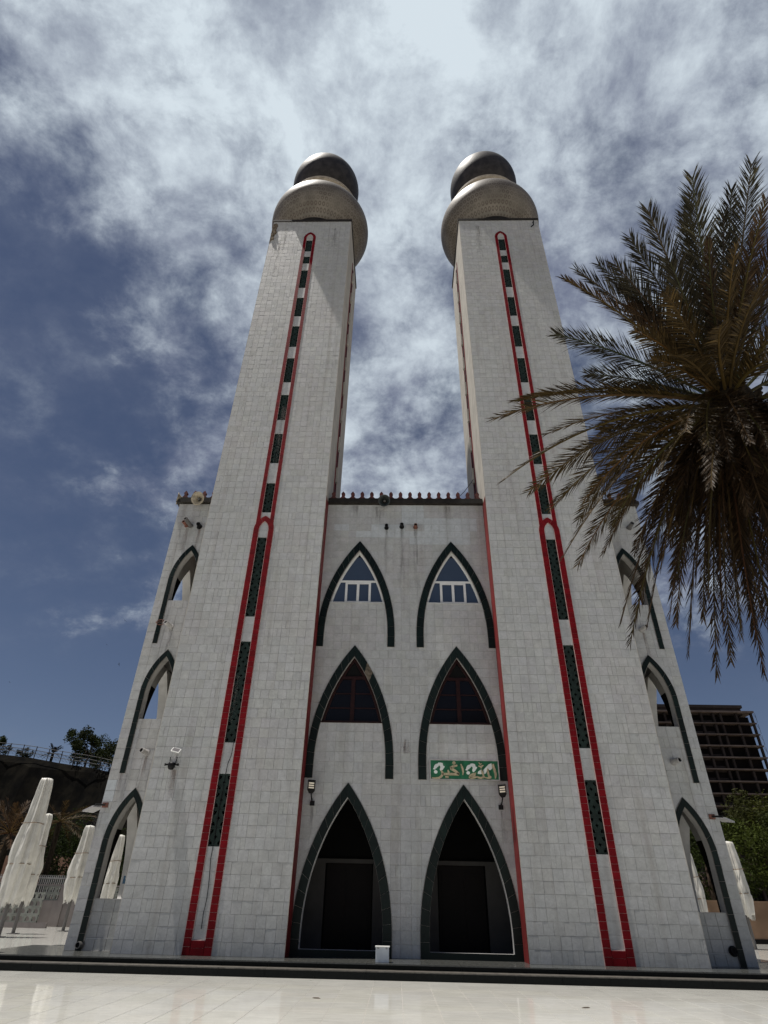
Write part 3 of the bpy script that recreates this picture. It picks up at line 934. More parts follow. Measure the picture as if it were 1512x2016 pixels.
# --- wings
AWW, AWR = .65, .17
wing_arches = {}
for s in (-1, 1):
    xa, xb = sorted((s*(TB+.004), s*WX))
    was = [(Arch(s*8.76, base, AWW, AWR, 2.62, 1.62), sill) for base, sill in ((Z0, 1.53), (4.97, 6.72), (9.44, 11.2))]
    wing_arches[s] = was
    fw = plate_with_holes('front_wall', [(xa,Z0),(xb,Z0),(xb,15.75),(xa,15.75)], [a.loop(a.rib, 10, sl_ if a.base > 1 else Z0+.006) for a, sl_ in was], .33, 'plaster', mosque)
    fw.location = (0, WY+.011, 0)
    st = MB()
    def dropw(x, z, was=was):
        for a, sl_ in was:
            if z > sl_ and a.inside(x, z, .07): return True
            if a.base < 1 and z < sl_ and a.inside(x, z, .05): return True
        return False
    lay_tiles(xa, xb, [Z0, 1.53, 6.72, 11.2, 15.74], WY, st, drop=dropw,
              patches=[(-9.8, -9.38, 4.05, 4.85, (1.12,1.16,1.2))] if s < 0 else None, size=.316 if s < 0 else .34)
    st.obj('tiles', 'white_tile', fw, kind='stuff').matrix_parent_inverse = Matrix.Translation((0, -WY-.011, 0))
    # recessed apron under the lowest arch
    a0 = was[0][0]
    ap = MB()
    for j in range(3):
        for k in range(3):
            x0 = a0.cx-.5+k*.333; z0 = .60+j*.31
            ap.plate(x0+.005, x0+.328, z0+.005, z0+.305, WY+.055, .02, .004, .002, ttint(.9, 1.0))
    for k in range(3):
        ap.plate(a0.cx-.5+k*.333+.003, a0.cx-.5+k*.333+.33, Z0+.008, .575, WY+.035, .02, .004, .002, ttint(.9, 1.0))
    ap.box(a0.cx-.5, a0.cx+.5, WY+.036, WY+.12, .576, .600, 1.15)
    ab = MB(); ab.box(a0.cx-.485, a0.cx+.485, WY+.068, WY+.34, Z0+.001, 1.52); ab.box(a0.cx-.485, a0.cx+.485, WY+.04, WY+.345, 1.521, 1.545)
    ab.obj('apron', 'grout', mosque)
    ap.obj('apron_tiles', 'white_tile', fw, kind='stuff').matrix_parent_inverse = Matrix.Translation((0, -WY-.011, 0))
    for a, sl_ in was: surround(a, .40)
    # flank wall with its own arches, seen obliquely through the front ones
    x_out, x_in = s*WX, s*(WX-.35)
    holes = []
    for base, sill in ((Z0, 1.53), (4.97, 6.72), (9.44, 11.2)):
        for k in range(8):
            fa = Arch(2.62+k*3.6, base-.05, 1.1, .1, 1.4, 2.72)
            holes.append(fa.loop(0, 12, sill))
    y_end = 30.0
    fl = plate_with_holes('flank_wall', [(WY+.352,Z0),(y_end,Z0),(y_end,15.74),(WY+.352,15.74)], holes, .35, 'plaster', mosque)
    fl.matrix_world = Matrix(((0, 1, 0, min(x_out, x_in)), (1, 0, 0, 0), (0, 0, 1, 0), (0, 0, 0, 1)))
    for base, sill in ((Z0, 1.53), (4.97, 6.72), (9.44, 11.2)):
        dz1 = base+3.13
        prev = WY+.36
        for k in range(4):
            fa = Arch(2.62+k*3.6, base-.05, 1.1, .1, 1.4, 2.72)
            zs_ = [sill+(dz1-sill)*q/8 for q in range(9)]
            near = [(fa.cx-fa.half(z), z) for z in zs_]
            far = fa.cx+fa.half(sill)
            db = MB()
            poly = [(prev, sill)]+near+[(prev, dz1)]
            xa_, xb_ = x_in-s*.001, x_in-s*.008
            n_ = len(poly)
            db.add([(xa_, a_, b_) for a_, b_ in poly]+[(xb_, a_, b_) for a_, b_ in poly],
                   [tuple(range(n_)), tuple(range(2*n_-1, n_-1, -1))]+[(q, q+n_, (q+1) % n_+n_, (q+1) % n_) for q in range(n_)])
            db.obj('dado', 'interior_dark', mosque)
            prev = far+.3
    gal = MB()
    gi = s*(TB+.02)
    for zf in (4.85, 9.32, 15.45):
        gal.box(min(gi, x_in-s*.01), max(gi, x_in-s*.01), WY+.352, 29.9, zf-.24, zf)
    gal.box(min(gi-s*.3, gi), max(gi-s*.3, gi), TD+.02, 29.9, Z0, 15.2)
    gal.box(min(gi, x_in-s*.01), max(gi, x_in-s*.01), 13.0, 13.2, Z0, 15.2)
    gal.obj('gallery', 'interior', mosque)
    pc = MB(); xo = s*(WX+.12); xi = s*(TB+.01)
    pc.box(min(xi,xo), max(xi,xo), WY-.16, WY+.42, 15.755, 15.92); pc.box(min(xi,xo-s*.05), max(xi,xo-s*.05), WY-.10, WY+.40, 15.922, 16.03)
    pc.box(min(xo, xo-s*.5), max(xo, xo-s*.5), WY+.421, 30, 15.757, 16.02)
    wp = pc.obj('parapet', 'cornice_brown', mosque)
    for k in range(4):
        link('merlon', merlon, wp, loc=(s*(TB+.24+k*.41), WY+.02, 16.032))
    for k in range(60):
        link('merlon', merlon, wp, loc=(xo-s*.18, WY+.75+k*.45, 16.022), rot=(0, 0, rad(90)))
rf = MB(); rf.box(-8.1, 8.1, 4.75, 30, 15.46, 15.7); rf.box(-7.8, 7.8, 4.9, 5.1, Z0, 15.45); rf.box(-WX+.4, WX-.4, 29.95, 30.1, Z0, 15.44)
rf.obj('roof', 'interior', mosque)

# the largest tiles of the tower feet, each an object of its own
variants = []
for k in range(14):
    f = .90+.010*k
    b = MB(); b.plate(-.5, .5, -.5, .5, 0, .022, .010, .0022, (f, f*U(.985,1), f*U(.965,1))); variants.append((f, b.mesh('tile', 'white_tile')))
tile_objects.sort(key=lambda t: t[0][2])
over = MB()
for k, (q, y, par_, t) in enumerate(tile_objects):
    if k < 300:
        link('tile', min(variants, key=lambda v: abs(v[0]-t[0]))[1], par_, loc=((q[0]+q[1])/2, y+U(-.0015,.0015), (q[2]+q[3])/2), scale=(q[1]-q[0], 1, q[3]-q[2]))
    else: over.plate(*q, y, .022, .004, .003, t)
if over.v: over.obj('tiles', 'white_tile', minL, kind='stuff')

def stain_mat(name, col, amt):
    m = mat(name, col, 0.8, 0.2, tint=False)
    n, L = m.node_tree.nodes, m.node_tree.links
    a = n.new('ShaderNodeAttribute'); a.attribute_name = 'tint'
    sp = n.new('ShaderNodeSeparateColor'); L.new(a.outputs['Color'], sp.inputs[0])
    geo = n.new('ShaderNodeNewGeometry')
    mp = n.new('ShaderNodeMapping'); mp.inputs['Scale'].default_value = (9, 9, .8)
    L.new(geo.outputs['Position'], mp.inputs[0])
    t = n.new('ShaderNodeTexNoise'); t.inputs['Scale'].default_value = 1.5; t.inputs['Detail'].default_value = 6
    L.new(mp.outputs[0], t.inputs['Vector'])
    r = n.new('ShaderNodeMapRange'); r.inputs[1].default_value, r.inputs[2].default_value = .35, .7
    L.new(t.outputs[0], r.inputs[0])
    x = n.new('ShaderNodeMath'); x.operation = 'MULTIPLY'
    L.new(sp.outputs[0], x.inputs[0]); L.new(r.outputs[0], x.inputs[1])
    y = n.new('ShaderNodeMath'); y.operation = 'MULTIPLY'; L.new(x.outputs[0], y.inputs[0]); y.inputs[1].default_value = amt
    tr = n.new('ShaderNodeBsdfTransparent')
    mx = n.new('ShaderNodeMixShader')
    L.new(y.outputs[0], mx.inputs[0]); L.new(tr.outputs[0], mx.inputs[1]); L.new(n['Principled BSDF'].outputs[0], mx.inputs[2])
    L.new(mx.outputs[0], n['Material Output'].inputs[0])
stain_mat('rust_stain', (0.14, 0.075, 0.045), 0.75)
stain_mat('dark_stain', (0.14, 0.13, 0.12), 0.6)
def stain(px, py, Y, wd, ln, m='dark_stain', drift=0.0):
    """run-off mark on the tiles below a point, 2 mm proud of them"""
    p_ = at(px, py, Y)
    b = MB()
    for i in range(7):
        f = i/6; z = p_.z-ln*f
        ww = wd*(1+.5*f)
        for k, v in ((-1, 0), (-.35, .9), (.35, .9), (1, 0)):
            b.v.append((p_.x+ww*k/2+drift*f, Y-.0045, z)); t = v*(1-f)**.8
            b.t.append((t, t, t))
    for i in range(6):
        for k in range(3): b.f.append((i*4+k, (i+1)*4+k, (i+1)*4+k+1, i*4+k+1))
    b.obj('stain', m, mosque)
for q in ((761,1042,WY,.16,2.2),(791,1040,WY,.2,3.0),(818,1041,WY,.22,3.2),(745,998,WY,.5,.9),(700,995,WY,.35,.6),(880,997,WY,.3,.7),
          (368,1040,WY,.2,1.3,'rust_stain'),(393,1042,WY,.16,2.3,'rust_stain'),(337,1238,WY,.14,1.9),(289,1487,WY,.12,1.4,'rust_stain'),
          (240,1520,WY,.16,1.1,'rust_stain'),(250,1522,WY,.10,1.4),(1370,1537,WY,.05,1.3),(1377,1538,WY,.05,1.2),(1268,1246,WY,.14,1.2,'rust_stain'),
          (195,1600,WY,.3,1.2),(800,1456,WY,.22,.5,'rust_stain'),(797,1470,WY,.3,.25,'rust_stain'),(614,1588,WY,.14,.8),(988,1596,WY,.14,.9),
          (553,470,0,.10,4.2),(565,450,0,.14,2.6),(343,1515,0,.22,.9,'rust_stain'),(641,1002,0,.10,4.5),(660,450,0,.3,2.5),(940,445,0,.3,3),
          (470,1330,0,.16,1.6),(560,800,0,.25,4),(1010,560,0,.15,4)):
    stain(*q)
# bare mortar where three green tiles are missing
rp_ = MB()
a_ = Arch(-1.86, 4.93, AW, ARIB, AST, ARISE)
for poly in a_.tiles(1, .05):
    zc_ = sum(p[1] for p in poly)/len(poly)
    if 8.13 < zc_ < 8.78:
        rp_.prism(poly[::-1], WY-.022-U(0,.008), WY+.01, U(.8,1.1))
rp_.obj('bare_mortar', 'broken_render', mosque)

# ------------------------------------------------------------------ things fixed to the mosque
def spout(px, py, Y, r, ln, m, label, group, up=0.15, side=0.0):
    t = thing('drain_spout', label, 'drain pipe', at(px, py, Y)+Vector((0,-.02,0)), group)
    d = Vector((side, -1, up)).normalized()
    b = MB()
    n = 12
    a = d.orthogonal().normalized(); c = d.cross(a)
    vs, fs = [], []
    for (l, rr) in ((0, r), (ln, r), (ln, r*.78), (.03, r*.78)):
        for k in range(n):
            th = 2*math.pi*k/n
            vs.append(d*l + (a*math.cos(th)+c*math.sin(th))*rr)
    for i in range(3):
        for k in range(n): fs.append((i*n+k, i*n+(k+1) % n, (i+1)*n+(k+1) % n, (i+1)*n+k))
    fs.append(tuple(3*n+k for k in range(n)))
    b.add(vs, fs); b.obj('pipe', m, t)
    b = MB(); b.tube([d*.031, d*(ln*.9)], r*.76, 10); b.obj('bore', 'dark_void', t)
    b = MB(); b.tube([d*-.01, d*.025], r*1.35, 12); b.obj('collar', m, t)
    return t
GP = 'drain spouts on the mosque walls'
spout(761, 1040, WY, .07, .20, 'black_metal', 'small dark drain spout above the left arched window, left of three', GP)
spout(791, 1038, WY, .075, .20, 'black_metal', 'square dark drain spout between the top windows, middle of three', GP)
spout(818, 1039, WY, .07, .20, 'rust_pipe', 'rusty drain spout above the right top window, right of three', GP)
spout(368, 1035, WY, .075, .28, 'rust_pipe', 'rust red spout under the left parapet, leftmost of three', GP, .1, -.25)
spout(376, 1036, WY, .085, .46, 'grey_metal', 'long grey spout under the left parapet, middle of three', GP, .25, -.3)
spout(393, 1038, WY, .085, .22, 'black_metal', 'short dark spout under the left parapet, nearest the minaret', GP)
spout(337, 1234, WY, .085, .34, 'pale_metal', 'white drain spout below the top left wing arch', GP, .2, -.4)
spout(289, 1482, WY, .085, .30, 'pale_metal', 'white drain spout on the left wing beside the camera', GP, .1, -.3)
spout(160, 1860, WY+.05, .085, .16, 'grey_metal', 'large drain outlet at the foot of the left wing', GP, 0, -.2)
spout(1326, 1500, WY, .085, .30, 'pale_metal', 'white drain spout below the middle right wing arch', GP, .05, .3)
spout(1263, 1240, WY, .085, .30, 'pale_metal', 'drain spout on the right wing half behind palm fronds', GP, .1, .3)
spout(1238, 1040, WY, .085, .30, 'grey_metal', 'grey spout under the right parapet behind palm fronds', GP, .2, .2)
spout(1443, 1873, WY+.05, .095, .10, 'black_metal', 'large black drain outlet at the foot of the right wing', GP)

def horn(loc, yaw, tilt, m, label, r=.27):
    t = thing('horn_loudspeaker', label, 'loudspeaker', loc, 'horn loudspeakers on the parapet', (tilt, 0, yaw))
    b = MB()
    prof = [(.05,.0),(.06,.10),(.09,.22),(.15,.34),(r*.85,.42),(r,.45),(r*1.04,.455),(r*1.02,.47),(r*.80,.43),(.12,.32),(.07,.2),(.03,.18)]
    vs, fs, n = [], [], 32
    for rr, l in prof:
        for k in range(n):
            th = 2*math.pi*k/n; vs.append((rr*math.cos(th), -l, rr*math.sin(th)))
    for i in range(len(prof)-1):
        for k in range(n): fs.append((i*n+k, (i+1)*n+k, (i+1)*n+(k+1) % n, i*n+(k+1) % n))
    b.add(vs, fs); b.obj('bell', m, t, True)
    b = MB(); b.tube([(0,-.18,0),(0,-.36,0),(0,-.40,0)], [.05,.05,.02], 12); b.obj('throat', 'grey_metal', t)
    b = MB(); b.tube([(0,.0,0),(0,.14,0)], .085, 12); b.obj('driver', m, t)
    b = MB(); b.tube([(0,-.1,-.05),(0,-.1,-.38)], .02, 8); b.obj('bracket', 'black_metal', t)
    return t
c = at(758, 978, WY-.35); horn(c+Vector((0,.40,0)), rad(-4), rad(26), 'horn_dark', 'dark horn loudspeaker facing out over the central parapet', .25)
c = at(392, 975, WY-.35); horn(c+Vector((.05,.38,0)), rad(-10), rad(24), 'horn_cream', 'cream horn loudspeaker facing out on the left wing parapet', .29)
c = at(353, 983, WY); horn(c+Vector((.35,.15,.02)), rad(-68), 0, 'horn_cream', 'cream horn loudspeaker turned sideways on the left wing corner', .27)

def wall_light(px, py, label, lean):
    o = at(px, py, WY-.04)
    t = thing('wall_floodlight', label, 'floodlight', o, 'black floodlights above the portals')
    b = MB(); b.box(-.07,.07,-.02,.038,-.13,.0); b.obj('base_box', 'black_metal', t)
    b = MB(); b.tube([(0,-.03,-.03),(lean*.03,-.16,.08),(lean*.05,-.22,.20)], .022, 8); b.obj('arm', 'black_metal', t)
    hd = link('head', None, t) if False else None
    M = Matrix.Translation((lean*.06,-.24,.20)) @ Matrix.Rotation(rad(38), 4, 'X') @ Matrix.Rotation(-lean*rad(8), 4, 'Y')
    b = MB(); b.prism([(-.06,0),(.06,0),(.12,.10),(.12,.42),(-.12,.42),(-.12,.10)][::-1], -.025, .025)
    me = b.mesh('head', 'black_metal'); me.transform(M); h = link('head', me, t)
    for k in range(3):
        b = MB(); b.box(-.085,.085,-.031,-.0265,.17+k*.075,.215+k*.075)
        me = b.mesh('led_strip', 'led_strip'); me.transform(M); link('led_strip', me, h)
wall_light(615, 1577, 'black floodlight with three lamp strips by the left portal', -.6)
wall_light(986, 1585, 'black floodlight with three lamp strips by the right portal under the sign', .9)

def side_lamp(px, py, s, label, quad):
    o = at(px, py, WY-.03)
    t = thing('solar_lamp', label, 'solar lamp', o, 'flat solar lamps at the outer wing corners')
    b = MB(); b.box(-.09,.09,-.01,.025,-.07,.07); b.obj('bracket', 'rust_pipe', t)
    b = MB(); b.tube([(0,-.02,0),(s*.10,-.10,.0),(s*.22,-.22,-.02)], .028, 8); b.obj('arm', 'black_metal', t)
    cs = [atz(x, y, o.z-.03) - o for x, y in quad]
    cs2 = [c_+Vector((0,0,.045)) for c_ in cs]
    b = MB(); b.add(cs+cs2, [(0,1,2,3),(4,7,6,5)]+[(i, i+4, (i+1) % 4+4, (i+1) % 4) for i in range(4)]); h = b.obj('panel_housing', 'lamp_shell' if s < 0 else 'pale_metal', t)
    m_ = sum(cs2, Vector())/4
    b = MB(); b.add([m_+(c_-m_)*.93+Vector((0,0,.004)) for c_ in cs2], [(3,2,1,0)]); b.obj('solar_cells', 'solar_cells', h)
side_lamp(207, 1585, -1, 'flat grey solar lamp jutting out from the left wing corner', [(162,1597.7),(183,1588),(204.8,1590),(183.3,1600.4)])
side_lamp(1402, 1608, 1, 'flat pale solar lamp jutting out from the right wing corner', [(1405.3,1610),(1429.8,1612.4),(1447,1619.8),(1422,1618.5)])

# solar powered camera on the left minaret
o = at(345, 1492, 0)
t = thing('security_camera', 'black camera with small tilted solar panel on the left minaret', 'camera', o)
b = MB(); b.box(-.03,.03,-.05,.0,-.02,.13); b.obj('bracket', 'pale_metal', t)
M = Matrix.Translation((.03,-.16,.20)) @ Matrix.Rotation(rad(-52), 4, 'X') @ Matrix.Rotation(rad(14), 4, 'Z')
b = MB(); b.box(-.13,.13,-.012,.012,-.11,.11); me = b.mesh('panel_frame', 'white_frame'); me.transform(M); pf = link('panel_frame', me, t)
b = MB(); b.box(-.11,.11,-.018,-.0125,-.09,.09); me = b.mesh('solar_cells', 'solar_cells'); me.transform(M); link('solar_cells', me, pf)
b = MB(); b.box(-.08,.08,-.07,-.002,-.17,-.02); b.obj('junction_box', 'pale_metal', t)
b = MB(); b.lathe([(0,-.19),(.075,-.17),(.11,-.10),(.115,-.02),(.10,.02),(0,.02)], 20, centre=(-.01,-.17,-.20)); b.obj('camera_dome', 'black_metal', t, True)
for sx in (-1,1):
    b = MB(); b.tube([(sx*.09,-.13,-.20),(sx*.11,-.13,.0)], .013, 6); b.obj('antenna', 'black_metal', t)
    b = MB(); b.tube([(sx*.09,-.17,-.22),(sx*.17,-.2,-.24),(sx*.22,-.22,-.24)], [.02,.03,.042], 8); b.obj('lamp_arm', 'black_metal', t)

# wreath-like ring on the left wing ribbon
o = at(316, 1225, WY-.05)
t = thing('wire_ring', 'thin rusty wire ring hung on the green edging of the left wing', 'ring', o)
b = MB(); b.tube([(0.15*math.cos(a*math.pi/10), U(-.01,.01), .10*math.sin(a*math.pi/10)) for a in range(21)], .012, 6); b.obj('ring', 'rust_pipe', t)
b = MB(); b.tube([(-.19,0,0),(.19,0,.02)], .01, 6); b.obj('cross_wire', 'rust_pipe', t)

# green sign with raised golden Arabic lettering
c0, c1 = at(844.5, 1537, WY-.10), at(983.5, 1497.5, WY-.10)
SX0, SX1, SZ0, SZ1 = .78, 3.035, 4.925, 5.545
t = thing('sign_board', 'green board with golden Arabic lettering above the right portal', 'sign', ((SX0+SX1)/2, WY, (SZ0+SZ1)/2))
hw, hh = (SX1-SX0)/2, (SZ1-SZ0)/2
b = MB(); b.box(-hw+.03, hw-.03, -.085, -.03, -hh+.03, hh-.03); bd = b.obj('board', 'sign_green', t)
b = MB()
b.box(-hw, hw, -.10, -.028, hh-.03, hh); b.box(-hw, hw, -.10, -.028, -hh, -hh+.03)
b.box(-hw, -hw+.03, -.10, -.028, -hh+.0301, hh-.0301); b.box(hw-.03, hw, -.10, -.028, -hh+.0301, hh-.0301)
b.obj('frame', 'pale_metal', t)
# strokes in the pixels of an enlarged view of the board: corners (55,120) (1385,140) (1410,530) (60,505)
def sp_(x, y):
    u = (x-55)/1345.0
    v = (y-118-18*u)/(388.0)
    return (-hw+.03+u*(2*hw-.06), hh-.03-v*(2*hh-.06))
def stroke(pts, wds, y0, y1, mb):
    pts = [sp_(*p) for p in pts]
    k = (2*hw-.06)/1345.0
    L_, R_ = [], []
    for i, p_ in enumerate(pts):
        a, c = pts[max(0, i-1)], pts[min(len(pts)-1, i+1)]
        dx, dz = c[0]-a[0], c[1]-a[1]; l = math.hypot(dx, dz) or 1
        wv = (wds if isinstance(wds, (int, float)) else wds[i])*k/2*1.3
        L_.append((p_[0]-dz/l*wv, p_[1]+dx/l*wv)); R_.append((p_[0]+dz/l*wv, p_[1]-dx/l*wv))
    for i in range(len(pts)-1):
        mb.prism([L_[i], L_[i+1], R_[i+1], R_[i]], y0, y1)
def letter(strokes, name='letter', m='sign_gold', y0=-.118, y1=-.086):
    b = MB()
    for j, (pts, wd) in enumerate(strokes): stroke(pts, wd, y0-.0008*j, y1, b)
    return b.obj(name, m, bd)
# ra and the long foot of ba / kaf
letter([([(75,490),(150,498),(215,490),(262,460),(288,420),(285,375),(262,335)], [10,20,28,34,34,32,18])])
letter([([(285,412),(400,412),(520,414),(615,416)], [30,34,36,34]), ([(415,408),(412,370),(396,325)], [30,28,14])])
letter([([(615,425),(600,395),(540,345),(460,295),(455,280),(500,255),(590,228)], [20,34,38,38,36,34,22])])
letter([([(375,452),(375,492)], [50,50])], 'letter_dot')
letter([([(500,178),(512,158),(535,156),(548,178),(535,200),(512,200),(500,180)], 17)], 'hamza')
letter([([(690,432),(700,370),(688,290),(672,240),(660,200)], [10,26,30,24,10])])
# alif, lam, lam, ha of the right-hand word
letter([([(1330,500),(1340,420),(1322,320),(1300,240),(1310,195)], [14,34,38,40,18])])
letter([([(1240,500),(1235,470),(1205,450),(1195,400),(1185,330),(1190,290)], [14,30,32,30,26,12]), ([(1235,480),(1180,495),(1130,480)], [26,24,16])])
letter([([(1125,470),(1085,480),(1030,490),(985,478),(960,455)], [20,28,28,26,18]), ([(1100,470),(1090,420),(1075,360),(1065,320)], [26,26,24,12])])
letter([([(960,470),(920,480),(860,492),(815,480),(830,445),(890,412),(950,395),(930,430),(880,455),(830,478)], [22,28,28,24,26,30,26,22,24,20])])
letter([([(1010,240),(1060,255),(1110,225)], [16,26,14]), ([(1060,265),(1062,290)], [24,16]), ([(1020,165),(1045,205),(1080,190)], [12,16,10])], 'vowel_mark')
# white blossom sprays behind the letters
def blossom(cx_, cy_):
    b = MB()
    for (x, y, r_) in ((-70,10,32),(-40,-25,36),(0,-45,34),(40,-50,34),(55,-10,34),(60,30,36),(40,65,30),(-95,45,24),(-75,-5,26),(85,10,26)):
        q = []
        for k in range(12):
            a = 2*math.pi*k/12; rr = r_*(1+.18*math.sin(3*a+x))
            q.append(sp_(cx_+x+rr*math.cos(a), cy_+y+rr*math.sin(a)))
        b.prism(q, -.0875-.0006*abs(x)/40, -.0855)
    q = [sp_(cx_-70+36*math.cos(2*math.pi*k/14), cy_+115+36*math.sin(2*math.pi*k/14)) for k in range(14)]
    b.prism(q, -.092, -.0855)
    b.obj('blossom', 'sign_white', bd)
blossom(225, 250); blossom(870, 268)
b = MB()
b.prism([sp_(*q) for q in ((1275,180),(1280,290),(1235,330),(1195,290),(1150,390),(1110,410),(1105,320),(1160,260),(1220,200))], -.089, -.0856)
b.prism([sp_(*q) for q in ((1060,310),(1085,400),(1040,410),(985,400),(995,360),(1030,330))], -.0885, -.0857)
b.obj('blossom', 'sign_white', bd)

# small objects
o = atz(752.5, 1893.5, Z0); o.y = -.55; o.x = at(752.5, 1894, -.55).x
t = thing('white_box', 'white metal utility box on the plinth beside the left portal', 'box', (o.x, -.55, Z0))
b = MB(); b.box(-.175,.175,-.14,.14,.005,.32); b.obj('body', 'white_box', t)
b = MB(); b.box(-.19,.19,-.16,.15,.321,.342); b.obj('lid', 'white_frame', t)
for sx in (-1,1):
    b = MB(); b.box(sx*.11-.025,sx*.11+.025,-.15,-.141,.285,.318); b.obj('latch', 'pale_metal', t)
o = at(245, 1721, 3.0); 
t = thing('wall_plate', 'small blue plate inside the lowest arch of the left wing', 'plate', (-9.54, 3.70, o.z-.1))
b = MB(); b.box(-.13,.13,-.02,-.002,-.16,.16); b.obj('plate', 'blue_plate', t)
b = MB(); b.tube([(.055*math.cos(a*math.pi/8),-.024,.02+.06*math.sin(a*math.pi/8)) for a in range(17)], .008, 5); b.obj('emblem', 'sign_white', t)

def cable(name, pts, r, label, cat, m='black_metal'):
    b = MB(); b.tube(pts, r, 6); return tag(b.obj(name, m), label, cat)
cable('cable', [at(460,1462,.01)+Vector((0,-.01,0)), at(458,1474,-.02), at(455,1488,-.02), at(449,1502,-.02), at(446,1514,-.02), at(444,1526,.04), at(438,1560,.035), at(430,1600,.035), at(424,1640,.035),
      at(419,1668,-.005), at(415,1690,-.02), at(413,1715,-.02), at(411,1740,-.02), at(407,1770,-.02), at(400,1800,-.02), at(398,1815,-.02), at(396,1829,-.02)], .011,
      'loose black cable hanging down the left red framed stripe', 'cable')
cable('roof_wire', [at(858,983,1.2), at(870,984,1.25), at(882,984,1.3), at(893,983,1.4), at(903,979,1.5), at(914,968,1.7), at(924,955,1.9), at(932,944,2.1)], .014,
      'thin wire sagging from the central parapet to the right minaret', 'wire')
t = thing('hook_bracket', 'small dark hook under the top edge of the right minaret', 'hook', at(1049, 437, -.02))
b = MB(); b.tube([(0,.02,-.05),(0,-.12,-.1),(-.05,-.14,-.55),(-.22,-.14,-.75)], .035, 8); b.obj('hook', 'black_metal', t)

for (px, py, rz_, lab) in ((1153, 1985, .2, 'dry palm leaflet lying on the plaza below the right minaret'), (622, 1966, -.3, 'dry palm leaflet lying on the plaza before the left portal')):
    b = MB()
    b.add([(-.09,0,.004),(-.03,-.018,.018),(.05,-.014,.020),(.10,.0,.006),(.05,.016,.016),(-.03,.018,.014),(-.09,0,.001),(.10,0,.002)],
          [(0,1,2,3,4,5),(6,5,4,7),(6,7,2,1)])
    o = b.obj('fallen_leaflet', 'cover_brown'); o.location = atz(px, py, 0.0); o.location.z = .003; o.rotation_euler = (0, 0, rz_)
    tag(o, lab, 'leaf', 'leaflets fallen on the plaza')

# ------------------------------------------------------------------ wrapped parasols in the court
def parasol(x, y, h, zb, rt, rm_, label, seed, brown=False, lean=0.0):
    t = thing('wrapped_parasol', label, 'parasol', (x, y, 0), 'closed parasols wrapped in pale covers')
    rnd = random.Random(seed)
    b = MB(); b.box(-.22,.22,-.22,.22,0,.02); b.obj('base_plate', 'pole_paint', t)
    b = MB(); b.tube([(0,0,.02),(0,0,zb+.6)], .085, 12); b.obj('pole', 'pole_paint', t)
    b = MB(); n, m = 88, 44
    vs, fs = [], []
    ph = rnd.uniform(0, 6)
    for j in range(m+1):
        f = j/m; z = zb+(h-zb)*f
        kn = [(0,.74),(.06,.84),(.2,.97),(.4,1.0),(.55,.84),(.7,.70),(.88,.60),(.97,.55),(1,.46)]
        for (fa_, ra_), (fb_, rb_) in zip(kn, kn[1:]):
            if fa_ <= f <= fb_: rr = rm_*(ra_+(rb_-ra_)*(f-fa_)/(fb_-fa_))
        for tz in (.30, .62):
            rr *= 1-.05*math.exp(-((f-tz)/.018)**2)
        for k in range(n):
            th = 2*math.pi*k/n
            fold = .30*(1-2*abs(math.sin(3.5*th+ph+1.6*noise.noise((f*2, seed, 0)))))+.16*(1-2*abs(math.sin(6.5*th-ph*2+1.5*f)))+.05*math.sin(21*th+7*f)
            q = noise.noise((math.cos(th)*1.7+seed, math.sin(th)*1.7, z*1.3))*.26+noise.noise((math.cos(th)*4+seed, math.sin(th)*4, z*4))*.08
            r_ = rr*(.92+fold*.50+q*.32)
            zz_ = z+(rnd.uniform(-.10,.06)+.10*math.sin(5*th) if j == 0 else 0)
            vs.append((r_*math.cos(th)+lean*(1-f)*.3, r_*math.sin(th), zz_))
    for j in range(m):
        for k in range(n): fs.append((j*n+k, j*n+(k+1) % n, (j+1)*n+(k+1) % n, (j+1)*n+k))
    vs.append((0, 0, h+.05)); top = len(vs)-1
    for k in range(n): fs.append((m*n+k, m*n+(k+1) % n, top))
    b.add(vs, fs); cv = b.obj('cover', 'cover_cloth', t, True)
    for tz in (.30, .62):
        z = zb+(h-zb)*tz
        rr = rm_*.86
        bb = MB(); bb.tube([(rr*math.cos(2*math.pi*k/16)*1.0+lean*(1-tz)*.3, rr*math.sin(2*math.pi*k/16), z+.02*math.sin(k)) for k in range(17)], .018, 5); bb.obj('tie_cord', 'cover_brown', cv)
    if brown:
        bb = MB()
        for q in range(3):
            xq = -rm_*.9+q*.12
            bb.add([(xq,-.4,h*.97),(xq+.16,-.5,h*.95),(xq+.05,-rm_,h*.5),(xq-.25,-rm_*.8,h*.55),(xq-.3,-.5,zb+.3),(xq-.1,-.6,zb+.1)], [(0,1,2,3),(3,2,5,4)])
        bb.obj('torn_liner', 'cover_brown', cv)
    return t
parasol(-18.05, 12.04, 6.5, 1.2, .30, .58, 'largest wrapped parasol, tied with cord, at the far left', 3, lean=-.3)
parasol(-19.0, 14.94, 5.2, 1.25, .30, .42, 'slim wrapped parasol half hidden behind the largest one', 5)
parasol(-18.25, 18.52, 5.0, 1.35, .34, .52, 'wrapped parasol standing against the left wing corner', 8)
parasol(-15.75, 17.2, 4.45, 1.2, .28, .38, 'wrapped parasol seen through the lowest left wing arch', 12)
parasol(17.75, 17.0, 4.7, 1.35, .36, .50, 'wrapped parasol peeping out beside the right wing', 16)
parasol(15.0, 16.0, 4.1, 1.2, .26, .38, 'wrapped parasol seen through the lowest right wing arch', 21)

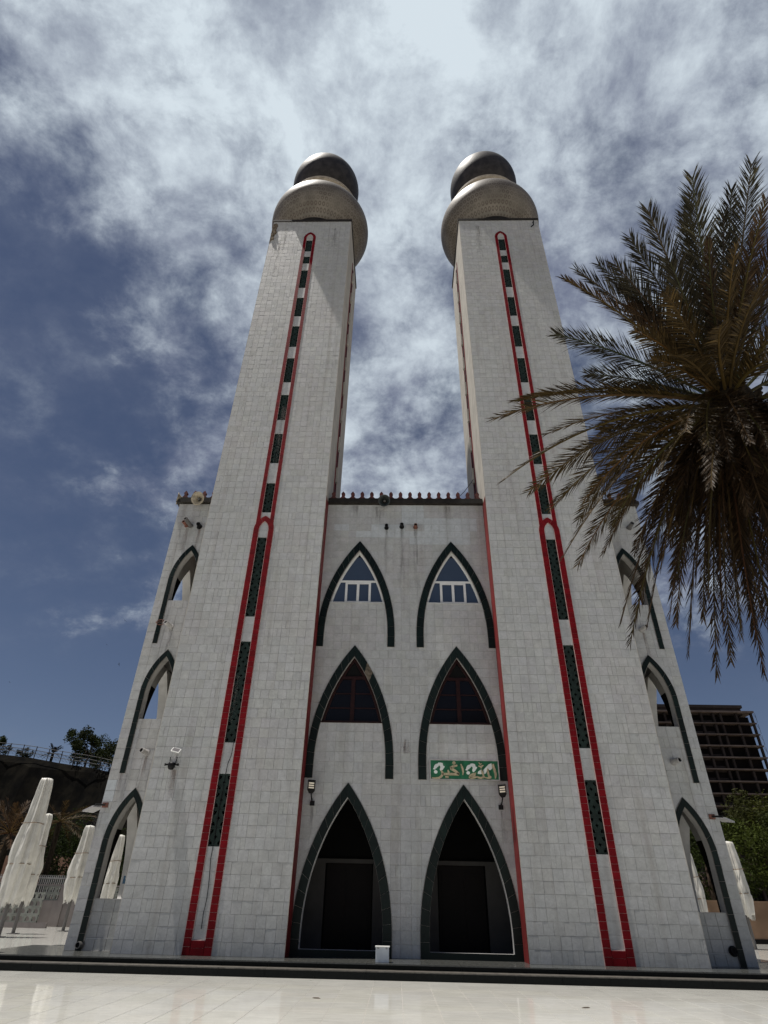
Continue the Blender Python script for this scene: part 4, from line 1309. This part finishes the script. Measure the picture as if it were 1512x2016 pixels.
# ------------------------------------------------------------------ perimeter walls
def breeze_mesh():
    wd, ht = .38, .36
    outer = [(-wd/2,-ht/2),(wd/2,-ht/2),(wd/2,ht/2),(-wd/2,ht/2)]
    hole = [(-.13,-.11),(.12,-.11),(.12,.02),(.02,.12),(-.13,.12)]
    o = plate_with_holes('breeze_block', outer, [hole], .15, 'breeze_paint')
    me = o.data; bpy.data.objects.remove(o); return me
breeze = breeze_mesh()
pw = thing('perimeter_wall', 'low grey court wall topped with pierced blocks, behind the left parasols', 'wall', (-24, 23.5, 0))
b = MB()
b.box(-4.0, 8.5, 0, .25, 0, 1.32); b.obj('wall_panel', 'perimeter', pw)
b = MB(); b.box(-4.0, 8.5, -.02, .27, 2.09, 2.17); b.obj('coping', 'perimeter', pw)
for x in (-.2, 2.6, 8.0):
    b = MB(); b.box(x, x+.38, -.06, .30, 0, 2.088); b.obj('pillar', 'perimeter', pw)
b = MB(); b.box(.55, .95, -.03, .26, 1.325, 2.20); b.obj('dark_post', 'green_tile', pw)
for k in range(32):
    for j in range(2):
        x = -3.9+k*.385
        if .3 < x < 1.15: continue
        link('breeze_block', breeze, pw, loc=(x+.19, .06, 1.325+.185+j*.37))
pw2 = thing('court_wall', 'pierced block wall running towards the viewer at the left edge', 'wall', (-21.6, 13.2, 0))
b = MB(); b.box(-6.0, 1.0, 8.0, 8.2, 0, .25); b.obj('wall_foot', 'perimeter', pw2)
for k in range(16):
    for j in range(4):
        link('breeze_block', breeze, pw2, loc=(-5.6+k*.385, 8.02, .43+j*.37))
t = thing('ochre_boundary_wall', 'plain ochre wall under the trees at the right edge', 'wall', (26, 23, 0))
b = MB(); b.box(-7.5, 20, 0, .3, .22, 2.0); b.obj('wall_panel', 'ochre_wall', t)
b = MB(); b.box(-7.6, 20.1, -.05, .35, 0, .22); b.obj('wall_foot', 'interior_dark', t)
b = MB(); b.box(-7.55, 20.05, -.04, .34, 2.0, 2.10); b.obj('coping', 'ochre_wall', t)
t = thing('terracotta_wall', 'sunlit terracotta house wall behind the left railing', 'wall', (-36, 40, 0))
b = MB(); b.box(-12, 10, 0, .4, 0, 4.2); b.obj('wall_panel', 'terracotta', t)
b = MB(); b.box(-12.1, 10.1, -.1, .5, 4.2, 4.45); b.obj('coping', 'terracotta', t)
t = thing('railing', 'row of pale upright railings behind the pierced court wall', 'railing', (-29, 27.5, 0))
b = MB()
for k in range(90): b.box(-6+k*.14, -6+k*.14+.05, 0, .04, .05, 2.75)
b.obj('bars', 'pale_metal', t, kind='stuff')
for z in (.2, 2.55):
    b = MB(); b.box(-6.05, 6.7, -.02, .06, z, z+.07); b.obj('rail', 'pale_metal', t)

# ------------------------------------------------------------------ hill, railing on it
def hill_top(x): 
    pts = [(-140,27),(-100,24),(-65.2,20.5),(-60,20.1),(-53.8,19.2),(-49.5,18.7),(-40,17),(-30,13),(-22,6),(-17,1)]
    for (a, za), (b_, zb_) in zip(pts, pts[1:]):
        if a <= x <= b_: return za+(zb_-za)*(x-a)/(b_-a)
    return 27 if x < -140 else 0
b = MB(); vs, fs = [], []
nx, prof = 90, [(74.5,0),(75.2,.12),(76.2,.34),(77.2,.56),(78.2,.78),(79.0,.94),(80,1.0),(95,1.0),(130,.98),(190,.8)]
for i in range(nx+1):
    x = -150+133*i/nx
    zt = hill_top(x)
    for (y, f) in prof:
        q = noise.noise((x*.15, y*.15, 3))*1.6+noise.noise((x*.5, y*.5, 9))*.5
        top = f >= .95
        vs.append((x+(0 if top else q*.5), y+q*(.2 if top else 1.0), max(-.3, zt*f+(q*.06 if top else q*.5)) if f > 0 else -.5))
m_ = len(prof)
for i in range(nx):
    for j in range(m_-1): fs.append((i*m_+j, (i+1)*m_+j, (i+1)*m_+j+1, i*m_+j+1))
b.add(vs, fs); b.obj('hill', 'basalt', kind='structure')
t = thing('hilltop_fence', 'thin metal fence along the top of the dark hill', 'fence', (0, 79, 0))
xs_ = [-72+k*2.2 for k in range(15)]
for x in xs_:
    b = MB(); b.box(x-.05, x+.05, -.05, .05, hill_top(x)-.2, hill_top(x)+1.7); b.obj('post', 'rail_metal', t)
for dz in (.6, 1.1, 1.62):
    b = MB(); b.tube([(x, 0, hill_top(x)+dz) for x in xs_], .045, 5); b.obj('rail', 'rail_metal', t)
b = MB()
for k in range(130):
    x = -72+k*.237; b.box(x-.015, x+.015, -.015, .015, hill_top(x)+.1, hill_top(x)+1.1)
b.obj('bars', 'rail_metal', t, kind='stuff')

# ------------------------------------------------------------------ trees
def tree(name, x, y, z0, h, rx, rz, label, seed, m='tree_leaf', n=5200, ls=.22, base=(1,1,1), cat='tree', group=None, lift=.55, trunk=.2):
    rnd = random.Random(seed)
    t = thing(name, label, cat, (x, y, z0), group)
    zc = h-rz
    b = MB()
    b.tube([(0,0,-.2),(rnd.uniform(-.1,.1),0,zc*.35),(rnd.uniform(-.2,.2),rnd.uniform(-.2,.2),zc*.8),(0,0,zc+rz*.2)], [trunk,trunk*.85,trunk*.7,trunk*.3], 8)
    clumps = []
    for k in range(34):
        while True:
            p_ = Vector((rnd.uniform(-1,1), rnd.uniform(-1,1), rnd.uniform(-.85,1)))
            if .25 < p_.length < 1: break
        p_ = Vector((p_.x*rx, p_.y*rx, zc+p_.z*rz))
        clumps.append((p_, rnd.uniform(.22,.42)*min(rx, rz), rnd.uniform(.55,1.35)))
    for p_, r_, tt in clumps[:12]:
        b.tube([(0,0,zc*.55),(p_.x*.4,p_.y*.4,zc*.7+p_.z*.2),(p_.x*.9,p_.y*.9,p_.z)], [trunk*.45,trunk*.28,trunk*.1], 5)
    b.obj('trunk', 'bark', t)
    c = MB()
    for k in range(n):
        p_, r_, tt = clumps[k % len(clumps)]
        d = Vector((rnd.gauss(0,1), rnd.gauss(0,1), rnd.gauss(0,1))).normalized()
        q = p_+d*r_*(rnd.random()**.45)
        a = Vector((rnd.gauss(0,1), rnd.gauss(0,1), rnd.gauss(0,.6))).normalized()
        e = a.cross(Vector((rnd.gauss(0,1), rnd.gauss(0,1), rnd.gauss(0,1)))).normalized()
        l = ls*rnd.uniform(.6,1.3); wv = l*.42
        v = tt*rnd.uniform(.7,1.3)
        c.add([q-a*l*.5, q+e*wv*.5, q+a*l*.5, q-e*wv*.5], [(0,1,2,3)], (base[0]*v, base[1]*v, base[2]*v))
    c.obj('crown', m, t)
    return t
GT = 'trees beyond the court walls'
tree('broad_tree', -52.6, 84, 18.3, 7.6, 4.2, 3.1, 'rounded dark tree standing highest on the left hilltop', 1, n=6500, ls=.42, base=(.55,.62,.8), group=GT)
tree('broad_tree', -46.6, 83, 17.2, 6.2, 4.2, 2.9, 'low dense tree on the hilltop right beside the mosque', 2, n=5000, ls=.36, base=(.45,.5,.6), group=GT)
tree('shrub', -62.5, 82, 19.8, 2.2, 1.6, 1.0, 'small shrub on the hilltop behind the fence', 3, n=1400, ls=.25, base=(.4,.45,.5), trunk=.06)
tree('broad_tree', -69.5, 83, 20.0, 4.2, 3.2, 1.7, 'dark tree cut by the left edge on the hilltop', 4, n=3500, ls=.36, base=(.4,.48,.5), group=GT)
tree('broad_tree', -26.0, 31, 0, 6.6, 3.6, 2.9, 'dark bushy tree beyond the pierced wall, left of the mosque', 5, n=9000, ls=.24, base=(.45,.55,.5), group=GT)
tree('broad_tree', -23.5, 33, 0, 6.0, 3.0, 2.6, 'dark tree seen through the lowest left wing arch', 6, n=7000, ls=.24, base=(.4,.5,.45), group=GT)
tree('broad_tree', 25.2, 25.5, 0, 7.4, 3.7, 2.7, 'leafy green tree in front of the unfinished tower', 7, n=12000, ls=.24, base=(.95,1.0,.75), group=GT)
tree('broad_tree', 29.4, 27.0, 0, 6.4, 3.6, 2.6, 'yellow green tree at the right edge above the ochre wall', 8, n=10000, ls=.24, base=(1.15,1.0,.7), group=GT)
tree('broad_tree', 20.8, 27.0, 0, 6.8, 3.2, 2.8, 'dark green tree seen through the lowest right wing arch', 9, n=8000, ls=.24, base=(.6,.7,.6), group=GT)
tree('broad_tree', 33.0, 40.0, 0, 11.0, 5.0, 4.0, 'olive tree crown standing behind the leafy trees at right', 10, n=8000, ls=.34, base=(.8,.7,.6), group=GT)

# ------------------------------------------------------------------ palms
def frond(parent, C, T, sag, seed, nleaf=64, llen=.55, lw=.022, tint=(1,1,1), petiole=.16, upward=1.0, name='frond', rib=.028, hang=0.0):
    rnd = random.Random(seed)
    C, T = Vector(C), Vector(T)
    d = T-C; L = d.length
    M = C+d*.5+Vector((0,0,1))*sag*L
    def B(u): return C*(1-u)**2+M*2*u*(1-u)+T*u*u
    def D(u): return ((M-C)*2*(1-u)+(T-M)*2*u).normalized()
    b = MB()
    ts = [i/14 for i in range(15)]
    rt = tuple(min(1.6, c*rnd.uniform(.8,1.2)) for c in tint)
    b.tube([B(u) for u in ts], [rib*(1-.86*u)+.002 for u in ts], 5, rt)
    fr = b.obj(name, 'frond_rib', parent)
    lf = MB()
    side0 = D(.5).cross(Vector((0,0,1)))
    if side0.length < .05: side0 = Vector((1,0,0))
    tw = rnd.uniform(-.6,.6)
    for k in range(nleaf):
        u = petiole+(1-petiole)*(k+rnd.random()*.5)/nleaf
        p_ = B(min(u, 1)); dd = D(min(u, 1))
        s_ = dd.cross(Vector((0,0,1)))
        s_ = s_.normalized() if s_.length > .12 else side0.normalized()
        upn = s_.cross(dd).normalized()
        if upn.z < 0 and dd.z > -.9: upn = -upn
        s_ = (s_*math.cos(tw)+upn*math.sin(tw)); upn = s_.cross(dd).normalized()
        v = (u-petiole)/(1-petiole)
        ll = llen*(.35+.65*min(1, v*3.5))*(1-.62*max(0, (v-.55)/.45)**1.4)
        for sd in (-1, 1):
            if rnd.random() < .05: continue
            a = rnd.uniform(.62,.98)-.35*v-hang*.6
            lift = rnd.uniform(.05,.42)
            dl = (dd*math.cos(a)+s_*sd*math.sin(a)*math.cos(lift)+upn*math.sin(lift)*math.sin(a)).normalized()
            l = ll*rnd.uniform(.8,1.12)
            e = p_+dl*l+Vector((0,0,-1))*l*l*rnd.uniform(.05,.28)
            mid = p_+dl*l*.5
            wn = dl.cross(upn).normalized()
            wn = (wn+upn*rnd.uniform(-.6,.6)).normalized()
            wv = lw*rnd.uniform(.75,1.2)
            f = rnd.uniform(.45,1.4)
            if rnd.random() < .13: f *= 2.1
            tip = (tint[0]*f*1.15, tint[1]*f, tint[2]*f*.85)
            lf.add([p_-wn*wv*.25, p_+wn*wv*.25, mid+wn*wv*.5, e, mid-wn*wv*.5], [(0,1,2,4),(4,2,3)], tip)
    lf.obj('leaflets', 'palm_leaf', fr, kind='stuff')
    return fr

PC = at(1432, 792, -12.5)
palm = thing('date_palm', 'large date palm with drooping bronze fronds overhanging the right minaret', 'palm tree', (PC.x+.25, PC.y, 0))
off = Vector((-PC.x-.25, -PC.y, 0))
b = MB()
pts, rs = [], []
for k in range(26):
    f = k/25
    pts.append((.0-.25*f*f, .0, f*(PC.z-.25))); rs.append((.30-.05*f)*(1+.07*(k % 2)))
b.tube(pts, rs, 14); b.obj('trunk', 'palm_bark', palm)
# stubs of cut leaf bases round the head
for k in range(44):
    a = k*2.4; z = PC.z-1.3+1.25*k/44
    r0 = .25; d = Vector((math.cos(a), math.sin(a), .75))
    b = MB(); p0 = Vector((-.25+r0*math.cos(a)*.9, r0*math.sin(a)*.9, z))
    b.tube([p0, p0+d*.16, p0+d*.30], [.075,.055,.03], 6); b.obj('leaf_base', 'palm_bark', palm)
b = MB(); b.lathe([(0,-.9),(.28,-.75),(.42,-.35),(.40,.1),(.26,.45),(0,.6)], 18, centre=(-.25,0,PC.z-.1)); b.obj('crown_heart', 'palm_bark', palm)
TIPS = [  # px, py, dy, sag, tint
 (1363,348,.4,.10,'g'),(1480,322,1.4,.05,'g'),(1508,392,-1.7,.10,'b'),(1275,413,.1,.12,'d'),(1241,468,1.0,.12,'d'),(1136,532,.9,.16,'d'),
 (1110,548,-.3,.18,'b'),(1178,520,1.8,.18,'d'),(1092,658,.6,.14,'d'),(1158,737,1.3,.12,'d'),(1345,425,1.6,.10,'d'),(1425,420,1.3,.08,'d'),(1440,372,1.9,.06,'d'),
 (1395,470,-1.5,.16,'b'),(1310,575,-2.0,.20,'o'),(1250,650,-1.6,.20,'o'),(1450,480,-1.9,.14,'o'),(1500,560,-2.2,.16,'o'),(1235,600,.2,.16,'b'),(1210,520,.5,.14,'d'),
 (970,825,-.5,.20,'o'),(1010,790,.4,.16,'o'),(988,948,-.8,.24,'o'),(1042,968,.3,.22,'o'),(1108,1098,-.5,.28,'o'),(1138,1112,.4,.26,'o'),
 (1188,1090,.9,.26,'b'),(1205,1035,-.9,.24,'o'),(1150,985,-1.3,.22,'o'),(1120,905,1.1,.18,'b'),(1075,855,1.4,.16,'o'),
 (1240,1268,-.3,.24,'b'),(1222,1228,.5,.24,'b'),(1276,1225,-.9,.24,'b'),(1318,1220,.4,.22,'b'),(1330,1228,.9,.2,'b'),(1356,1288,-.1,.2,'b'),
 (1412,1335,-.6,.18,'b'),(1440,1305,.3,.16,'b'),(1460,1255,.7,.16,'b'),(1505,1330,-.5,.16,'b'),(1480,1190,-1.0,.14,'b'),(1535,1290,.1,.16,'b'),
 (1300,1120,-1.2,.22,'b'),(1370,1150,-1.3,.18,'b'),(1250,1085,-.6,.22,'b'),(1420,1110,1.0,.14,'b'),(1345,1060,1.3,.16,'b'),(1290,1010,1.2,.18,'b'),
 (1575,1250,-.3,.18,'b'),(1620,1180,.4,.2,'b'),(1700,1120,-.2,.24,'o'),(1760,1010,.3,.22,'o'),(1820,900,-.4,.2,'o'),(1830,790,.4,.16,'o'),
 (1790,660,-.2,.16,'g'),(1730,560,.5,.14,'g'),(1660,470,-.3,.12,'g'),(1590,400,.6,.10,'g'),(1545,430,-1.0,.10,'b'),(1600,600,-1.8,.16,'o'),(1560,700,-2.2,.2,'o'),(1510,690,1.9,.1,'d'),
 (1400,560,2.0,.1,'d'),(1330,640,2.0,.12,'d'),(1260,760,2.0,.14,'d'),(1560,520,1.7,.1,'d'),(1330,700,-2.3,.22,'o'),(1420,640,-2.4,.2,'o'),(1385,1220,-.9,.18,'b'),(1470,1080,1.6,.12,'b'),(1520,1140,.9,.14,'b'),
]
TIPS += [(1438,905,-2.7,.34,'b'),(1395,880,-2.7,.34,'o'),(1478,870,-2.8,.34,'b'),(1350,850,-2.6,.32,'o'),(1520,880,-2.6,.32,'b'),(1425,1235,-1.0,.16,'b'),(1455,1180,-1.4,.14,'b'),(1490,1260,-1.1,.14,'b'),(1395,1180,-1.6,.16,'b'),(1430,1060,-1.8,.14,'b'),(1475,1010,-1.9,.14,'b'),
 (1515,1200,-1.3,.14,'b'),(1540,1100,-1.7,.16,'b'),(1360,1010,-1.7,.2,'b'),(1300,930,-1.8,.22,'o'),(1262,1150,.2,.22,'b'),
 (1400,960,-2.0,.14,'b'),(1490,930,-2.1,.14,'b'),(1555,1010,-1.9,.16,'b'),(1085,1000,.2,.24,'o')]
rp = random.Random(77)
for (px, py, dy, sag, c) in list(TIPS)[:56:3]:
    f = rp.uniform(.62, .9)
    TIPS.append((1432+(px-1432)*f+rp.uniform(-55,55), 792+(py-792)*f+rp.uniform(-45,45), dy*.8+rp.uniform(-.9,.9), sag*rp.uniform(.8,1.3), c))
TC = {'g': (.80,.92,.85), 'd': (.62,.70,.70), 'b': (.82,.66,.56), 'o': (1.10,.95,.62)}
CL = Vector((-.25, 0, PC.z))
for k, (px, py, dy, sag, c) in enumerate(TIPS):
    rd = (at(px, py, PC.y)-CAM).normalized()
    T_ = CAM+rd*((PC-CAM).dot(rd)+dy)+off            # frond tips measured along the line of sight
    d = (T_-CL); d.normalize()
    c0_ = CL+Vector((d.x*.18, d.y*.18, .12*d.z-.02))
    frond(palm, c0_, T_, sag, 100+k, nleaf=118, llen={'b': .42, 'o': .50, 'g': .58, 'd': .56}[c]*(.85 if dy < -1.2 else 1), lw=.018, tint=TC[c], hang={'b': .12}.get(c, 0))
for k in range(16):                                  # dead skirt close under the head
    a = k*2.399
    T_ = CL+Vector((math.cos(a)*U(.7,1.3), math.sin(a)*U(.7,1.3), U(-2.3,-1.5)))
    frond(palm, CL+Vector((math.cos(a)*.2, math.sin(a)*.2, -.15)), T_, .22, 300+k, nleaf=80, llen=.5, lw=.03, tint=(.62,.48,.40))

def small_palm(x, y, z0, h, L, n, label, seed, tint, droop=.5, lw=.05, nleaf=26):
    rnd = random.Random(seed)
    t = thing('small_palm', label, 'palm tree', (x, y, z0), 'palms behind the court on the left')
    b = MB(); b.tube([(0,0,-.2),(.05,0,h*.5),(0,0,h)], [.24,.2,.19], 9); b.obj('trunk', 'palm_bark', t)
    for k in range(n):
        a = 2*math.pi*k/n*1.0+rnd.uniform(-.2,.2); el = rnd.uniform(-.35,1.25)
        d = Vector((math.cos(a)*math.cos(el), math.sin(a)*math.cos(el), math.sin(el)-.25))
        frond(t, (0,0,h), Vector((0,0,h))+d*L*rnd.uniform(.8,1.1), .16, seed*50+k, nleaf=nleaf, llen=L*.2, lw=lw, tint=tint, rib=.03)
    return t
c = at(20, 1640, 26); small_palm(c.x, c.y, 0, c.z, 3.0, 34, 'dry brown date palm behind the pierced wall at the far left', 31, (1.15,.85,.62))
c = at(118, 1618, 28); small_palm(c.x, c.y, 0, c.z, 2.6, 24, 'dull palm rising behind the two left parasols', 33, (1.0,.85,.6))
small_palm(-57.6, 82, 19.6, 1.6, 2.0, 15, 'tiny dark palm silhouetted on the hilltop by the fence', 35, (.35,.4,.45), lw=.10, nleaf=16)

# ------------------------------------------------------------------ unfinished tower block on the right
tb = thing('unfinished_building', 'bare concrete tower under construction, right of the mosque', 'building', (76, 150, 0))
X1 = 24.0                                            # local right edge (x = 100)
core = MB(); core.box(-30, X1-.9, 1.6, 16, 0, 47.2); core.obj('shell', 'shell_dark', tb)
b = MB(); b.box(-12, X1-2.6, 1.0, 14, 47.6, 50.1); b.box(-12.1, X1-2.2, .6, 14, 49.5, 50.3)
b.obj('penthouse', 'raw_concrete', tb)
for k in range(17):
    z = 3.0*k-.05
    b = MB(); b.box(-30, X1, -.25-(.3 if k == 16 else 0), 16.2, z, z+.30+(.15 if k == 16 else 0)); b.obj('floor_slab', 'raw_slab', tb)
cols = [-29,-25,-21.5,-17,-13,-9.0,-5.5,-1.0,2.0,4.6,9.2,12.6,14.6,19.0,X1-.75]
for k in range(1, 16):
    z = 3.0*k+.255
    for x in cols:
        b = MB(); b.box(x, x+(.55 if x < X1-1 else .5), .15, .8, z, z+2.69); b.obj('column', 'raw_concrete', tb)
for k in range(1, 16):
    z = 3.0*k+.255
    for (x0, x1) in ((5.2,9.1),(9.8,12.5),(-.4,1.9)):
        if (k*7+int(x0)) % 4 == 0: continue
        b = MB()
        b.box(x0, x1, .9, 1.1, z, z+.8); b.obj('infill_wall', 'raw_concrete', tb)
        b = MB(); b.box(x0, x1, .9, 1.1, z+2.2, z+2.69); b.obj('lintel', 'raw_concrete', tb)
b = MB()
for z in [3.0*k+.3 for k in range(6, 16)]:
    b.tube([(X1+.25, -.3, z), (X1+.25, -.3, z+2.6)], .05, 5)
    b.tube([(X1+.25, -.3, z+1.2), (X1-.3, -.3, z+2.6)], .04, 5)
b.obj('scaffold', 'rail_metal', tb)

# ------------------------------------------------------------------ birds
def bird(px, py, Y, span, roll, yaw, label):
    t = link('bird', None)
    b = MB()
    vs = [(0,.30,0),(.05,.15,.02),(.06,-.05,.02),(.03,-.22,0),(.09,-.40,0),(-.09,-.40,0),(-.03,-.22,0),(-.06,-.05,.02),(-.05,.15,.02),(0,.05,-.06),
          (.32,.12,.10),(.62,-.02,.04),(.34,-.06,.10),(-.32,.12,.10),(-.62,-.02,.04),(-.34,-.06,.10)]
    fs = [(0,1,9),(1,2,9),(2,3,9),(3,6,9),(6,7,9),(7,8,9),(8,0,9),(0,8,7,6,3,2,1),(3,4,5,6),(1,10,12,2),(10,11,12),(8,7,15,13),(13,15,14)]
    b.add([tuple(c*span for c in v) for v in vs], fs)
    bpy.data.objects.remove(t)
    o = b.obj('bird', 'bird')
    o.location = at(px, py, Y); o.rotation_euler = (rad(20), roll, yaw)
    tag(o, label, 'bird', 'dark birds gliding left of the mosque')
bird(246, 1222, 55, .62, .7, .9, 'highest of the dark birds, closest to the mosque')
bird(210, 1269, 55, .62, .8, .8, 'second highest bird, wings tilted steeply')
bird(234, 1308, 55, .50, 1.3, .2, 'bird with folded wings, below the two tilted ones')
bird(19, 1343, 60, .45, .1, 1.4, 'faint level bird alone at the left edge')
